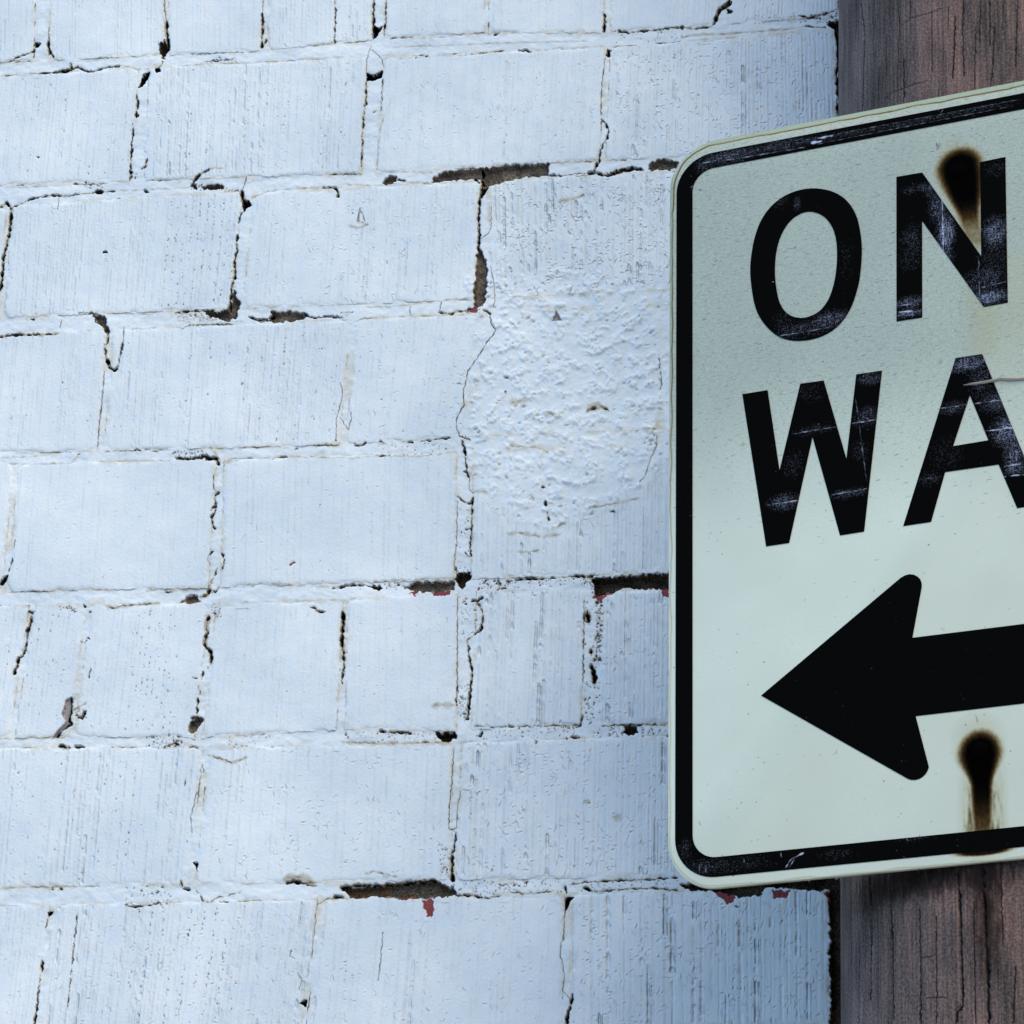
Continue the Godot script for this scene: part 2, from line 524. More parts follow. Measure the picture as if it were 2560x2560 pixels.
	patch("r", [337.5, 431.6, 340.4, 434, 341.6, 432.4, 339.1, 430.4])
	patch("d", [479.4, 412.9, 482.9, 419.6, 493, 420.1, 494, 413, 489.4, 410.2, 486.3, 403, 484, 407.1])
	patch("m", [436.4, 407.1, 447.6, 412.2, 479.5, 411.8, 481.1, 403.9, 467.8, 402.4, 446.5, 403])
	patch("r", [442.3, 402.6, 450.3, 404, 446.4, 399.1])
	patch("r", [460, 401.6, 467.8, 403, 478.4, 402.7, 475.9, 398.2, 466.6, 396.9])
	patch("d", [402.6, 410.7, 415.7, 410, 418.3, 407, 414.8, 403.8, 409.7, 407.6])
	patch("d", [595.8, 410.7, 608.9, 411.6, 632.7, 413.3, 662.4, 414.6, 662.7, 400.1, 642, 399.9, 624.1, 401.2, 613.7, 398.3, 599, 394.2])
	patch("r", [597.2, 393, 598.9, 397.7, 606.4, 395.6, 615.9, 399.3, 610.1, 393.9, 600.5, 390.9])
	patch("r", [640.7, 401, 647.9, 400.8, 645.7, 398])
	patch("r", [653.8, 399.4, 661.2, 401.3, 661.4, 391.5, 655.7, 392.6])
	patch("g", [156.7, 315.1, 151.6, 312, 149.7, 299.5, 153.9, 293.1, 148.7, 286.5, 142.7, 277.1, 146.7, 278.6, 159.5, 290.4, 156.4, 294.6, 158.1, 304.1])
	patch("m", [261.3, 279.8, 261.4, 288.9, 265.6, 295.2, 273.5, 293, 270.4, 287.5, 264.9, 279.7])
	patch("k", [274.4, 168, 278.8, 167.6, 278.7, 161.8, 280.2, 158, 276.5, 164.6])
	patch("k", [155.9, 126.8, 160.7, 127.2, 156.7, 122.3])
	patch("k", [371.5, 49.2, 377.8, 52.6, 377.9, 44.8, 375.3, 47.7])
	patch("g", [243.2, 125.7, 245, 125.9, 244.2, 122.2])
	patch("d", [469.6, 277.2, 480, 276.7, 488.1, 278.1, 488.3, 274, 486.3, 270.7, 478.9, 268.8, 470.6, 272.5])
	patch("d", [624.4, 273.8, 628.6, 279.9, 636.7, 278.8, 637.8, 272.9, 628.8, 271.6])
	patch("o", [398.8, 144.1, 407.6, 145.2, 425.1, 146.2, 442.6, 147.8, 460.1, 149.1, 477.5, 150.1, 481.9, 149.2, 483.8, 145.5, 488, 143.6, 491.6, 147.3, 494.4, 138.3, 486.9, 136, 469.5, 135, 450.6, 135.5, 428.6, 137.2, 408.1, 135.9, 403.1, 140.8])
	patch("r", [444.7, 135.5, 465.1, 135.6, 462.3, 133.9, 447.8, 133.7])
	patch("r", [466.7, 133.8, 474.6, 134.9, 475.9, 129.8, 477.8, 126.6, 474.7, 118.9, 471.8, 118.8, 472.4, 122.5, 467.8, 127.4])
	patch("k", [583, 134, 590.3, 135.2, 586.7, 129.9, 583, 120.8])
	patch("d", [674.7, 143.7, 683.2, 145.8, 703.1, 143.3, 736.9, 145.9, 801.5, 148.8, 801.5, 140, 784.7, 137.7, 745.4, 141.1, 737, 134.4, 721.5, 133.1, 701.7, 138.6, 683.3, 139.4])
	patch("d", [792, 138.7, 802.2, 146.6, 816.8, 146.4, 816.1, 9.1, 790.5, 9.2, 792.7, 30, 793.8, 40.2, 793.3, 62.9, 792.2, 82.9, 793.3, 100.2, 792.5, 120.4])
	patch("d", [799.1, 937.2, 803.5, 944.4, 819.3, 943.4, 818.8, 843.9, 800.4, 844.9, 800.8, 870.5, 801.5, 887, 800.3, 905.5])
	patch("r", [701, 138.6, 720.4, 135.1, 717.4, 129.1, 712.9, 126.8, 708.6, 131.5])
	patch("r", [748, 138.7, 761.2, 138, 759.5, 132.1, 749.7, 132.3])
	patch("r", [787.5, 137.1, 792.5, 135, 794.2, 128.4, 789.6, 133.6])
	crack("b", 1.18, [57.3, 964.5, 56.1, 959.1, 44.5, 955, 31.4, 949])
	crack("k", 1.48, [68.5, 969.1, 70.4, 960.2, 75.7, 952.1])
	crack("h", 0.59, [68, 985.7, 68.6, 968.1])
	crack("k", 1.04, [63, 934.5, 79.2, 935.2, 94.3, 937.8, 100.9, 939.7, 108.2, 935, 115.2, 933.8, 125, 937.8, 141.9, 939.3])
	crack("t", 0.74, [141.9, 939.3, 159.3, 933.8, 179.5, 935.7])
	crack("k", 2.37, [78.3, 935.7, 85.9, 936, 94.3, 937.4])
	crack("b", 1.33, [92.7, 945.2, 94.2, 938.4, 100.9, 940.5])
	crack("k", 1.92, [181.1, 984.7, 182, 976.5, 182.9, 968.7, 185.1, 958.8, 185.2, 952.1])
	crack("h", 0.59, [177.4, 1008, 180.6, 984.4])
	crack("b", 0.89, [179.7, 942.8, 181.2, 939.4, 176.5, 931.4])
	crack("k", 1.04, [159.8, 906.6, 161.3, 897, 161.3, 889.4, 160.4, 884.7])
	crack("k", 0.74, [159.2, 876.2, 159.9, 863, 159.4, 855.5, 160.6, 836.6, 160.8, 825.4])
	crack("k", 1.48, [160.4, 826.4, 162.6, 820.7, 161.1, 815.2])
	crack("b", 1.18, [175.6, 837.7, 175.4, 830.2, 170.7, 826.7])
	crack("k", 1.63, [220.6, 810.7, 226.3, 817.8, 235.8, 823.6])
	crack("t", 1.33, [235.8, 823.6, 240.7, 824.4, 249.1, 822.9])
	crack("b", 1.18, [54.2, 793.8, 67.8, 800.6, 82.6, 803.5, 90.9, 804, 104.5, 802.7])
	crack("b", 0.74, [104.5, 802.7, 121, 804.8, 134.4, 804.9, 149.3, 805.9])
	crack("k", 1.78, [41.6, 793.5, 46.9, 798.9, 52.7, 792, 53.2, 777.2, 53.1, 762.4])
	crack("k", 1.63, [53.1, 762.4, 50.6, 742.4, 51.3, 720.4, 51.3, 705.9])
	crack("h", 0.74, [270.4, 813.9, 268.6, 804.8, 267.6, 800.8])
	crack("k", 2.22, [267, 800.1, 268.3, 791.9, 271, 784.4])
	crack("k", 0.89, [270.6, 779, 267.7, 774.5, 266.7, 765.5])
	crack("t", 0.89, [276.2, 791.5, 282.6, 793.9, 290.5, 798.1, 306.8, 799.1, 339.5, 799.2])
	crack("k", 1.33, [341.2, 798, 349.3, 798.7, 353.4, 798.1, 356.2, 792.8, 355.3, 787.7])
	crack("k", 1.33, [266.7, 755.4, 266.2, 746.4, 267.5, 739.1, 265.8, 731, 266.3, 721.1])
	crack("k", 1.18, [266.3, 721.1, 267.5, 713.8, 265.3, 699.6, 265.4, 688.9, 264.5, 678.6])
	crack("b", 1.18, [215.9, 678.3, 228.1, 678.4, 242.7, 678.5, 252.4, 679.1])
	crack("b", 1.18, [154.7, 667.1, 156.5, 656.3, 155.9, 649.3])
	crack("k", 1.33, [282.9, 671.2, 290.4, 667.3, 300, 667.8, 306, 674.2])
	crack("k", 1.04, [331.7, 673.4, 336.9, 668.8, 343.4, 666.7, 356.1, 667.9, 367.4, 666.2])
	crack("b", 1.63, [56.3, 660.7, 66.1, 661.3, 74.3, 662, 95.8, 661.1, 110.5, 661.7])
	crack("b", 0.74, [217.9, 664.3, 223, 661.4, 229.3, 664.7, 243.8, 665.3, 269.7, 663.8])
	crack("h", 0.59, [169.8, 666.4, 170.6, 648.3])
	crack("b", 0.74, [126.5, 681.6, 139.8, 680.8, 146.5, 679.1])
	crack("t", 0.74, [153, 679.7, 172.7, 679.1, 195.7, 676.9])
	crack("h", 0.59, [111.6, 675.3, 110.7, 667.2])
	crack("b", 0.44, [207.2, 947.8, 229.2, 946.8, 251.1, 946.6, 269.6, 945.9])
	crack("t", 0.59, [98.6, 945.8, 130.9, 947.1, 166.4, 949.4])
	crack("t", 0.59, [186.3, 935.3, 230.1, 935.8, 263.7, 934.7, 313.8, 935.5, 352.4, 935.4])
	crack("b", 0.74, [221.4, 938.9, 229.8, 938.7, 244.9, 939.3, 249.8, 941.3])
	crack("t", 0.59, [39.2, 815.1, 69.7, 813.9, 106.7, 814.3])
	crack("b", 0.74, [108.3, 815.2, 123.5, 814, 138.6, 813.6])
	crack("t", 0.59, [138.6, 813.6, 146.7, 815.9, 160.2, 813.9])
	crack("t", 0.74, [149.3, 805.9, 190.9, 805.2, 218.2, 806])
	crack("b", 0.74, [250.8, 801.1, 264, 800.6])
	crack("k", 1.33, [272.2, 988.2, 273.5, 970.7, 274.3, 950.4])
	crack("h", 0.59, [271.8, 1001.8, 272.5, 988.2])
	crack("b", 1.18, [275.7, 954.1, 278.7, 958.8])
	crack("b", 0.59, [339.8, 997.4, 341.6, 981.8])
	crack("b", 0.74, [341.1, 989.5, 341.9, 964.4, 342.6, 949])
	crack("h", 0.44, [96.1, 802.8, 96.8, 787.9])
	crack("k", 1.18, [376.7, 994.9, 377, 981.4, 377.6, 967.9, 378.8, 953.4])
	crack("k", 0.74, [388.1, 994.2, 389.4, 965.2])
	crack("h", 0.59, [377, 946.8, 373.8, 931.8, 374.2, 918.5])
	crack("h", 0.44, [378.1, 942, 387.9, 930.9, 390.1, 921.3])
	crack("b", 0.89, [374.5, 909, 375.7, 888.2, 374.4, 871.4, 374.5, 850.8, 375.3, 837.8, 375.4, 817.5])
	crack("b", 0.59, [389.6, 910, 390.2, 891.1, 390.3, 875.1])
	crack("b", 1.04, [382.8, 874.2, 386.8, 877.8])
	crack("t", 0.74, [393.7, 872.1, 390.5, 857.4, 389.9, 838.8, 389.8, 813])
	crack("t", 0.59, [414, 951.2, 440.4, 951.4, 463.4, 952.8, 484.7, 953])
	crack("t", 0.74, [397.9, 943.2, 440.8, 942.5, 473.7, 941.7, 496.6, 941.6, 529.3, 940.1, 578.1, 938.4])
	crack("b", 0.74, [464.4, 930.4, 479.1, 931.7, 490.5, 932.5])
	crack("k", 1.04, [490.5, 932.5, 500.2, 933.4])
	crack("k", 1.33, [513.3, 932.6, 519.9, 932.2, 526.5, 929.5])
	crack("t", 0.59, [403.6, 929.9, 431.5, 931.1, 464.4, 930.4])
	crack("t", 0.59, [526.4, 929.9, 554, 932.9, 591.2, 931.9])
	crack("b", 1.18, [490.5, 950.2, 495.4, 952.1])
	crack("k", 1.63, [591.1, 966.6, 591.5, 958, 591.6, 946.2])
	crack("h", 0.74, [593.2, 920.1, 592, 905.2, 591.1, 895.9, 590.6, 875.5, 591.1, 858.9])
	crack("k", 0.89, [591.5, 854.8, 595.9, 850.3, 598.2, 842.8, 597.1, 835.5, 594.1, 831.1])
	crack("k", 0.89, [594.1, 831.1, 591.4, 824, 590.6, 813.1, 588.4, 807.7])
	crack("b", 1.18, [603.7, 947.4, 613.5, 945.2, 626.4, 945.9, 639.3, 946.2, 650.5, 947.6, 663.7, 947.7])
	crack("k", 1.78, [486, 811.5, 486.6, 802.3, 486.7, 789.6, 486.6, 780.5])
	crack("b", 1.04, [407.4, 803.3, 417.2, 801.5])
	crack("k", 1.18, [479.3, 800.3, 484.3, 795.1])
	crack("k", 1.33, [485.2, 782.4, 485, 773.3, 484.8, 758.9, 486.4, 740.9, 485.3, 727.5])
	crack("h", 0.59, [495.8, 771, 496.4, 749.3, 493.8, 744.1, 487.6, 739.4])
	crack("b", 1.33, [453.8, 667.6, 464.1, 665.4, 468.7, 668.1, 476.6, 667.8, 481.2, 671.1])
	crack("h", 0.59, [497.6, 711.8, 501.6, 692.1, 503, 678, 502, 670.1])
	crack("k", 0.89, [492.4, 667.9, 500.1, 663.7])
	crack("h", 0.89, [498.8, 663.8, 500.9, 653.6, 505.2, 647.3, 501.4, 641.4, 496.2, 634.3])
	crack("k", 1.18, [545.7, 800, 558.5, 799.4])
	crack("b", 0.74, [558.5, 799.4, 569.5, 801.5, 582.3, 800.4])
	crack("t", 0.74, [550, 813.5, 572.3, 812.6, 589.8, 814.9])
	crack("k", 1.33, [588.9, 812.3, 587.2, 804.2, 586, 801.5])
	crack("k", 1.78, [580.7, 800.9, 588.6, 800.1, 598.2, 797.2, 607.6, 800.3, 620.2, 803.8, 629.7, 801.9])
	crack("h", 0.44, [374.6, 760.9, 376.9, 776.2, 382.7, 761.4])
	crack("t", 0.89, [375.1, 760.9, 382.4, 760.5])
	crack("t", 1.33, [368, 758.5, 376.2, 755.4, 385.7, 758.9])
	crack("t", 0.89, [546.2, 697.1, 556.3, 698.7, 557.7, 703.6])
	crack("t", 1.48, [554.6, 773.3, 564.1, 773.7, 579.8, 778.3])
	crack("k", 0.74, [572.7, 776.9, 578.9, 779.3])
	crack("b", 0.59, [365.8, 665.7, 377.3, 672.2])
	crack("h", 0.44, [427.6, 674.4, 428.1, 665.6])
	crack("h", 0.44, [455.6, 678.4, 454.1, 667.9])
	crack("t", 0.74, [385.9, 675.9, 409.8, 675.2, 452.4, 678.5, 482.4, 680.7])
	crack("t", 0.74, [365.8, 664.8, 375.7, 660, 388.1, 665.2, 429.4, 664.6, 476.8, 664.3])
	crack("b", 0.44, [365.4, 671, 376.9, 671.7])
	crack("t", 0.74, [389.1, 811.6, 413.5, 810.8, 441.1, 808.8])
	crack("t", 0.74, [357.1, 801.9, 385, 798.6, 414.1, 799.8, 438.3, 799.4])
	crack("b", 2.96, [704.6, 973.4, 699.9, 968, 695.1, 964.2])
	crack("k", 1.92, [695.1, 964.2, 693, 957.1, 690.5, 948.8])
	crack("b", 1.18, [767, 953.3, 774.2, 950, 787.7, 952.9, 794, 954, 802.3, 959.5])
	crack("b", 1.04, [771.8, 942.3, 781.3, 940.2, 790.8, 939.2])
	crack("k", 1.18, [800.9, 906.4, 799.9, 887.1, 800.8, 870.5, 800.1, 848.6])
	crack("b", 1.18, [660.1, 947.5, 669.7, 945.8, 677.7, 945.9, 687.4, 946.2, 690.5, 949.4])
	crack("t", 1.18, [660.3, 935.7, 669.8, 938.8, 692.3, 938.3, 727.4, 938.9, 756, 939.9, 771.8, 941.7])
	crack("k", 0.74, [802, 967, 801.9, 959.5])
	crack("k", 1.04, [153.7, 649.4, 155.6, 638.7, 157.1, 636])
	crack("k", 1.63, [157.6, 631.6, 160, 626.5, 165, 622.1, 168.4, 627.3])
	crack("k", 0.89, [168.4, 627.3, 169.1, 639.9, 170.6, 652.3])
	crack("h", 0.74, [156, 622.8, 157, 594.8, 156.3, 577.4, 157.2, 548])
	crack("b", 0.74, [182, 543.1, 196.3, 543.8, 201.1, 544.3, 212.5, 541.5])
	crack("k", 1.63, [229.1, 534.2, 240.3, 533.3, 248.1, 534.4, 252.8, 535.9])
	crack("k", 1.92, [251.1, 536.8, 259.3, 533.1, 264.8, 533.8, 267.8, 526.9])
	crack("t", 1.18, [258.4, 544.3, 270.8, 528.5, 283.1, 533.1])
	crack("h", 0.74, [263.7, 517.7, 264.6, 504.9, 267.4, 501.5])
	crack("k", 1.18, [269.5, 501.4, 265.7, 496.8, 268.1, 490.5, 267.6, 485.5])
	crack("k", 0.89, [267.6, 485.5, 267.1, 480.5, 264.5, 477.7, 266.2, 471.3, 268.9, 465.3])
	crack("k", 2.07, [264.7, 486.1, 268, 488])
	crack("k", 1.78, [264.3, 478, 264.8, 477.7])
	crack("k", 0.89, [276.4, 444, 280, 435.9, 278.5, 427.4])
	crack("h", 0.44, [266.5, 444.6, 265.1, 438.9, 267.2, 432.2])
	crack("b", 0.74, [273.9, 430.3, 271.4, 422.1, 267.9, 411.6])
	crack("b", 1.92, [260.5, 403.2, 266.6, 404.7, 269.3, 409.9, 273.4, 407.8, 276.9, 412.1])
	crack("h", 0.59, [91.8, 461.7, 91.6, 453.3])
	crack("b", 0.89, [91, 444.1, 90.4, 437.4, 89.2, 430.7])
	crack("k", 1.33, [374.5, 408.6, 385.5, 409.1])
	crack("t", 0.74, [295.5, 412.7, 318.5, 415, 342, 411.4, 372.9, 409.4])
	crack("k", 2.07, [110.7, 393.7, 115.1, 392.4])
	crack("b", 1.92, [114.2, 389.8, 113.1, 381.3, 111.7, 374.8])
	crack("g", 1.78, [111.7, 374.8, 112.3, 366.6, 110.8, 358.4])
	crack("k", 1.63, [112.5, 364.9, 110.7, 355.2, 106.9, 350.4, 105.8, 342.3, 103.8, 335.9])
	crack("k", 1.33, [159.7, 398.4, 160.8, 396.4])
	crack("k", 2.07, [164.7, 392.2, 166.3, 391.4])
	crack("b", 2.22, [269.8, 385, 268.6, 377.2, 270.2, 370.7, 268.4, 364.3, 269.2, 357.8])
	crack("k", 2.22, [269.2, 357.8, 274.7, 353.6, 275.3, 347.1, 274.9, 340.7])
	crack("b", 1.78, [274.2, 388.5, 276.7, 386])
	crack("b", 0.89, [269.5, 336, 268.2, 328.8])
	crack("b", 0.74, [259.6, 330.6, 265.4, 328.9])
	crack("b", 1.18, [357.1, 391.9, 361.9, 389.4, 365.9, 386.7, 371.3, 386.9])
	crack("t", 1.33, [178.3, 397.6, 186.4, 394.4, 195.6, 396.8, 208, 397.6, 226.7, 398.3])
	crack("b", 0.59, [179.9, 397.2, 186.3, 395.4, 194, 397.2, 201.8, 397.8, 218.9, 398.1])
	crack("t", 0.74, [69.5, 540.8, 101.8, 541.4, 124, 544.9])
	crack("t", 0.74, [70.1, 535.3, 115.5, 533.1, 134.8, 533.3, 141.2, 541.7])
	crack("k", 1.48, [140.4, 541.7, 142, 542.3])
	crack("t", 0.74, [158.8, 534.2, 182.9, 534, 224.5, 532.2])
	crack("t", 0.89, [274, 528.3, 286.3, 531.6])
	crack("t", 0.89, [282.3, 542.5, 299.7, 543.1])
	crack("b", 0.74, [311.7, 530.1, 319.4, 532.7, 328.8, 532.3])
	crack("t", 0.74, [328.8, 532.3, 377.9, 529.7])
	crack("h", 0.44, [370.1, 602.7, 372.9, 591.4, 369, 565.8, 369.9, 547])
	crack("b", 1.18, [369.3, 547, 370.3, 545.3])
	crack("t", 0.74, [213.1, 410.1, 233.4, 411.2, 241.3, 410.3])
	crack("b", 1.18, [229.7, 408.5, 237.5, 409.1])
	crack("b", 0.74, [333.8, 540.3, 337.7, 540.7])
	crack("b", 0.74, [171.3, 340.7, 170.6, 331.1])
	crack("k", 1.33, [165.4, 368.5, 168.8, 366.4])
	crack("b", 0.89, [159.5, 365.4, 162.8, 363.7, 165.6, 366.8])
	crack("k", 1.78, [385.7, 386.8, 386.6, 380.6, 386.6, 370.9, 386.4, 359.7, 388.9, 348.4])
	crack("b", 1.33, [388.9, 348.4, 389.9, 337.2, 389.1, 321])
	crack("k", 1.33, [382, 409.2, 392.7, 410.5, 403.4, 410.7])
	crack("t", 1.04, [409.4, 412.8, 433.8, 413.7, 473.4, 413.1])
	crack("h", 0.74, [499.2, 638.1, 494.1, 628.7, 488.3, 618.6, 481.8, 607.7, 481.6, 600.8])
	crack("h", 0.89, [481.6, 600.8, 479, 590.6, 480.4, 576.9, 474.5, 563.4, 474.8, 554.9, 478, 546.4])
	crack("h", 0.44, [472.2, 596.9, 478.7, 596.6])
	crack("b", 1.33, [477.3, 547.2, 482.4, 544.8, 487.9, 541.8])
	crack("k", 1.78, [480.1, 542.9, 482.2, 536.1, 484, 526.7])
	crack("k", 0.89, [484, 525.9, 485.4, 512.4, 488.2, 506.5])
	crack("k", 1.33, [482.3, 512.9, 486.2, 512.1])
	crack("h", 0.74, [488.2, 506.5, 488.4, 497.3, 491.7, 491.9])
	crack("k", 0.89, [491.6, 488.9, 491.9, 472.3, 492.2, 459.1, 491.6, 444.3, 492.9, 433.7])
	crack("k", 0.74, [486.4, 459, 491.7, 459.9])
	crack("k", 0.74, [487.4, 437.9, 489.3, 434.6, 492.9, 434])
	crack("b", 0.89, [480.1, 425.1, 481.4, 418.5])
	crack("t", 1.33, [491.7, 493, 497, 494.5, 504.8, 491.4])
	crack("b", 0.74, [477.5, 491, 485.2, 484.1, 491.4, 482.6])
	crack("k", 1.33, [487.6, 482.7, 491.9, 484.7])
	crack("h", 0.59, [479, 421.9, 479.8, 452.9, 479, 486])
	crack("k", 1.18, [530.9, 411.4, 542.9, 412.2, 552, 411.9])
	crack("b", 0.89, [552, 411.9, 575.9, 412.9, 581.9, 413.7])
	crack("k", 1.92, [581.9, 413.7, 592.4, 412.4, 596.9, 412.8])
	crack("k", 1.33, [494.7, 393, 500.8, 393.4, 504.8, 396.8])
	crack("k", 2.37, [499.8, 391.3, 501.4, 389.2])
	crack("b", 0.89, [502.5, 388.8, 505.3, 382.3])
	crack("k", 1.48, [505.3, 382.3, 505.7, 374.3, 503.9, 366.3, 500.6, 364.5])
	crack("b", 1.04, [500.6, 364.5, 493.3, 358.3, 495, 345.8])
	crack("k", 1.18, [495, 345.8, 496.4, 339.4, 498.6, 331.5, 498.2, 318.5])
	crack("h", 0.44, [483.2, 397.4, 486.6, 318.8])
	crack("k", 3.26, [593.1, 381.5, 594, 372])
	crack("k", 1.78, [592.4, 353.7, 593.4, 351.6])
	crack("k", 2.37, [596.6, 347.3, 598.2, 343.3])
	crack("k", 2.07, [597.5, 333.1, 599.4, 329.1])
	crack("k", 2.66, [599.4, 329.1, 601.1, 321.2, 600.5, 316.2])
	crack("b", 0.59, [590.4, 391.2, 590.8, 359.3, 591.8, 316.4])
	crack("b", 1.63, [587, 565.1, 590.8, 568.3, 595.3, 569.3])
	crack("t", 2.37, [587.8, 566.7, 595.3, 571, 604.6, 567.8])
	crack("b", 1.18, [601.5, 569.1, 606.1, 566])
	crack("b", 0.44, [647.7, 619.6, 649.6, 600.7, 650.7, 588.8, 649.7, 583.7])
	crack("h", 0.59, [647.9, 540, 647.8, 530, 643, 520.2, 638.8, 503.7, 633.7, 497.3])
	crack("b", 1.33, [646.5, 534.2, 648.1, 531.7])
	crack("t", 1.48, [643.6, 564.5, 644.3, 567.1, 651.9, 565.4])
	crack("t", 0.89, [537, 486.5, 541.5, 489.7, 544.8, 483])
	crack("t", 1.04, [591.3, 474.8, 599.6, 476.2, 608.6, 477.6, 620.6, 479.9, 634, 483.3])
	crack("b", 1.33, [550.4, 495.2, 553.4, 496.4])
	crack("b", 1.48, [553.9, 482.7, 555.3, 477.7])
	crack("b", 1.33, [565.5, 477.3, 569, 478])
	crack("b", 1.18, [556.6, 472.7, 557.2, 466.9, 559.1, 464.4])
	crack("t", 1.18, [565.4, 458.4, 573.5, 463.1])
	crack("b", 1.33, [610.2, 471.7, 614, 470.8])
	crack("b", 1.78, [514, 602, 517.9, 600.2])
	crack("b", 1.78, [514.6, 587.5, 517, 585.7])
	crack("t", 2.37, [521.2, 577, 528.9, 577.5, 535, 580.7])
	crack("t", 1.78, [550.9, 567.3, 558.7, 562.8])
	crack("b", 1.33, [386.1, 542.1, 390.9, 540.8, 396.9, 543.9])
	crack("b", 1.48, [407.9, 544.2, 412.6, 542.3])
	crack("k", 1.48, [432.5, 543.3, 437.5, 542.3])
	crack("b", 0.74, [443.7, 543.4, 470, 545.3])
	crack("t", 0.74, [374.3, 530.7, 383.8, 528.7, 405.5, 530.4, 441.4, 528.3, 473.7, 531.3])
	crack("b", 1.18, [408.7, 529.5, 414.9, 530.9])
	crack("t", 1.04, [532.9, 437.4, 539, 436.4, 551, 437.6])
	crack("t", 1.33, [521.3, 536.3, 538.3, 533.7, 544.4, 534.1, 555.3, 528.4])
	crack("t", 1.33, [521.6, 453.2, 532.2, 454.6, 550.5, 450.4, 568.6, 451.8])
	crack("h", 0.59, [371.9, 569.1, 379.7, 556.8, 382.2, 567, 381.3, 573.9])
	crack("t", 1.18, [159.4, 303.3, 166.9, 306.4, 171.4, 310.6])
	crack("b", 1.04, [159.7, 303.3, 163.8, 305.6])
	crack("k", 1.18, [164.4, 296.8, 168, 295.2, 170.3, 299.9, 167.5, 303.1])
	crack("b", 0.89, [266.3, 324.2, 267.6, 317.7, 268.7, 314.8])
	crack("k", 0.89, [266.9, 311.4, 266.5, 303.4, 267.2, 296.3])
	crack("k", 1.33, [262, 293.2, 266.4, 294.7, 272.8, 291.9])
	crack("k", 1.48, [156.4, 314.6, 158.1, 304.1, 156.5, 293.8, 159.5, 290.6, 153.3, 286.7, 147.3, 278.1])
	crack("k", 2.07, [149.9, 271.5, 154.2, 270.5, 160.6, 268.8])
	crack("k", 1.48, [164.3, 270, 172.7, 270.3])
	crack("k", 0.89, [241.1, 269.1, 245.6, 269.8, 250.8, 271.8, 255.5, 269.8])
	crack("b", 1.04, [262.5, 268.4, 267.8, 268.6, 271.2, 266.7])
	crack("t", 1.18, [279.1, 260.6, 290.8, 257.2, 300.2, 252.7, 313.4, 258.4])
	crack("b", 0.59, [284.6, 258.6, 292.3, 257.2, 300.2, 253.6])
	crack("h", 0.59, [275.2, 252.8, 277.4, 245])
	crack("h", 0.59, [272.7, 228.7, 269.2, 206.4, 271.9, 192.5])
	crack("b", 0.74, [261.9, 239.8, 261.7, 233.6])
	crack("b", 0.44, [267.9, 186.4, 268.9, 183.3])
	crack("k", 1.48, [265.2, 152.9, 266.8, 146.8])
	crack("k", 1.18, [267.6, 145.6, 274.4, 144.9])
	crack("b", 0.89, [279, 143.7, 282.4, 141.4, 284.9, 135.3, 291.7, 133.7])
	crack("b", 0.59, [291.7, 133.7, 296.6, 137.7, 306.1, 139.6, 317.7, 143.2])
	crack("k", 1.63, [353.6, 148.8, 360.1, 150.3, 366.1, 149.5])
	crack("b", 1.04, [366.1, 149.5, 373.6, 147.4, 379.6, 146.3])
	crack("t", 2.37, [351.1, 152.6, 364.3, 154, 378, 148.6])
	crack("k", 1.33, [393.5, 137, 402.6, 136.9])
	crack("k", 2.22, [398.1, 145.6, 401.9, 143])
	crack("b", 0.59, [299.1, 134, 308.1, 133.6])
	crack("h", 0.59, [381.1, 135, 380.7, 130.5, 390.6, 136.4])
	crack("b", 0.59, [155.8, 120.8, 155.6, 112.9])
	crack("k", 1.18, [155.3, 85.5, 155.5, 75.8])
	crack("b", 0.74, [154.7, 73.6, 154.4, 58, 154.9, 47.6])
	crack("k", 1.04, [155, 52.1, 154.4, 40.3, 153.8, 32.6])
	crack("h", 0.59, [379.4, 123.1, 380.7, 117.1, 379.5, 103.8, 379.2, 86])
	crack("h", 0.44, [362.6, 93.5, 360.8, 87.6, 366.1, 86.1])
	crack("b", 0.59, [181, 125.1, 180.8, 104, 180.7, 78.6, 180.8, 44.5])
	crack("h", 0.59, [368.4, 74.3, 372.4, 68.4, 370.8, 59.7])
	crack("b", 0.74, [276.1, 106.9, 275.5, 104.7])
	crack("b", 0.74, [274.7, 52.9, 274.2, 48.5])
	crack("t", 0.89, [301.3, 277.4, 313.5, 277.2, 327, 278.5])
	crack("t", 0.89, [112.8, 147.4, 135.5, 148.3, 165.8, 148.3, 197.5, 148.4])
	crack("b", 1.33, [155.9, 146.6, 158.5, 146.2])
	crack("b", 1.18, [163.6, 146.5, 166, 146.1])
	crack("k", 1.33, [236.7, 147.8, 238.5, 148.4])
	crack("k", 1.33, [246.2, 142.8, 248.3, 142.8])
	crack("b", 0.89, [220.1, 132.5, 225.6, 129.9, 235.2, 130.9, 250, 133.4, 253.3, 129.6])
	crack("k", 1.63, [423.6, 278.8, 435.3, 277.9, 450.3, 276.7])
	crack("k", 1.33, [498, 322.1, 497.5, 309.5, 497.2, 296.9, 496.9, 289.9])
	crack("k", 2.07, [495.1, 288.4, 497.6, 288.8])
	crack("b", 0.59, [486.8, 322.3, 486.3, 301.9])
	crack("k", 1.33, [509.7, 277.2, 508.1, 273.7, 506.9, 272.1])
	crack("b", 0.59, [501.3, 282, 524.3, 280.5, 553.8, 280.8, 589.1, 281])
	crack("b", 0.89, [592, 290.3, 590.6, 281, 586.2, 279.8])
	crack("k", 1.63, [554, 267, 556.5, 267])
	crack("k", 1.18, [582.8, 270.6, 590.9, 270.5])
	crack("b", 0.74, [608.2, 279.9, 627.2, 280.3, 662.9, 279.8])
	crack("h", 0.74, [486.2, 262.9, 486.2, 235.1, 485, 210.7, 485.6, 194, 491.3, 190.9])
	crack("k", 1.04, [491.6, 190.8, 491.3, 183.3, 490.8, 177.3])
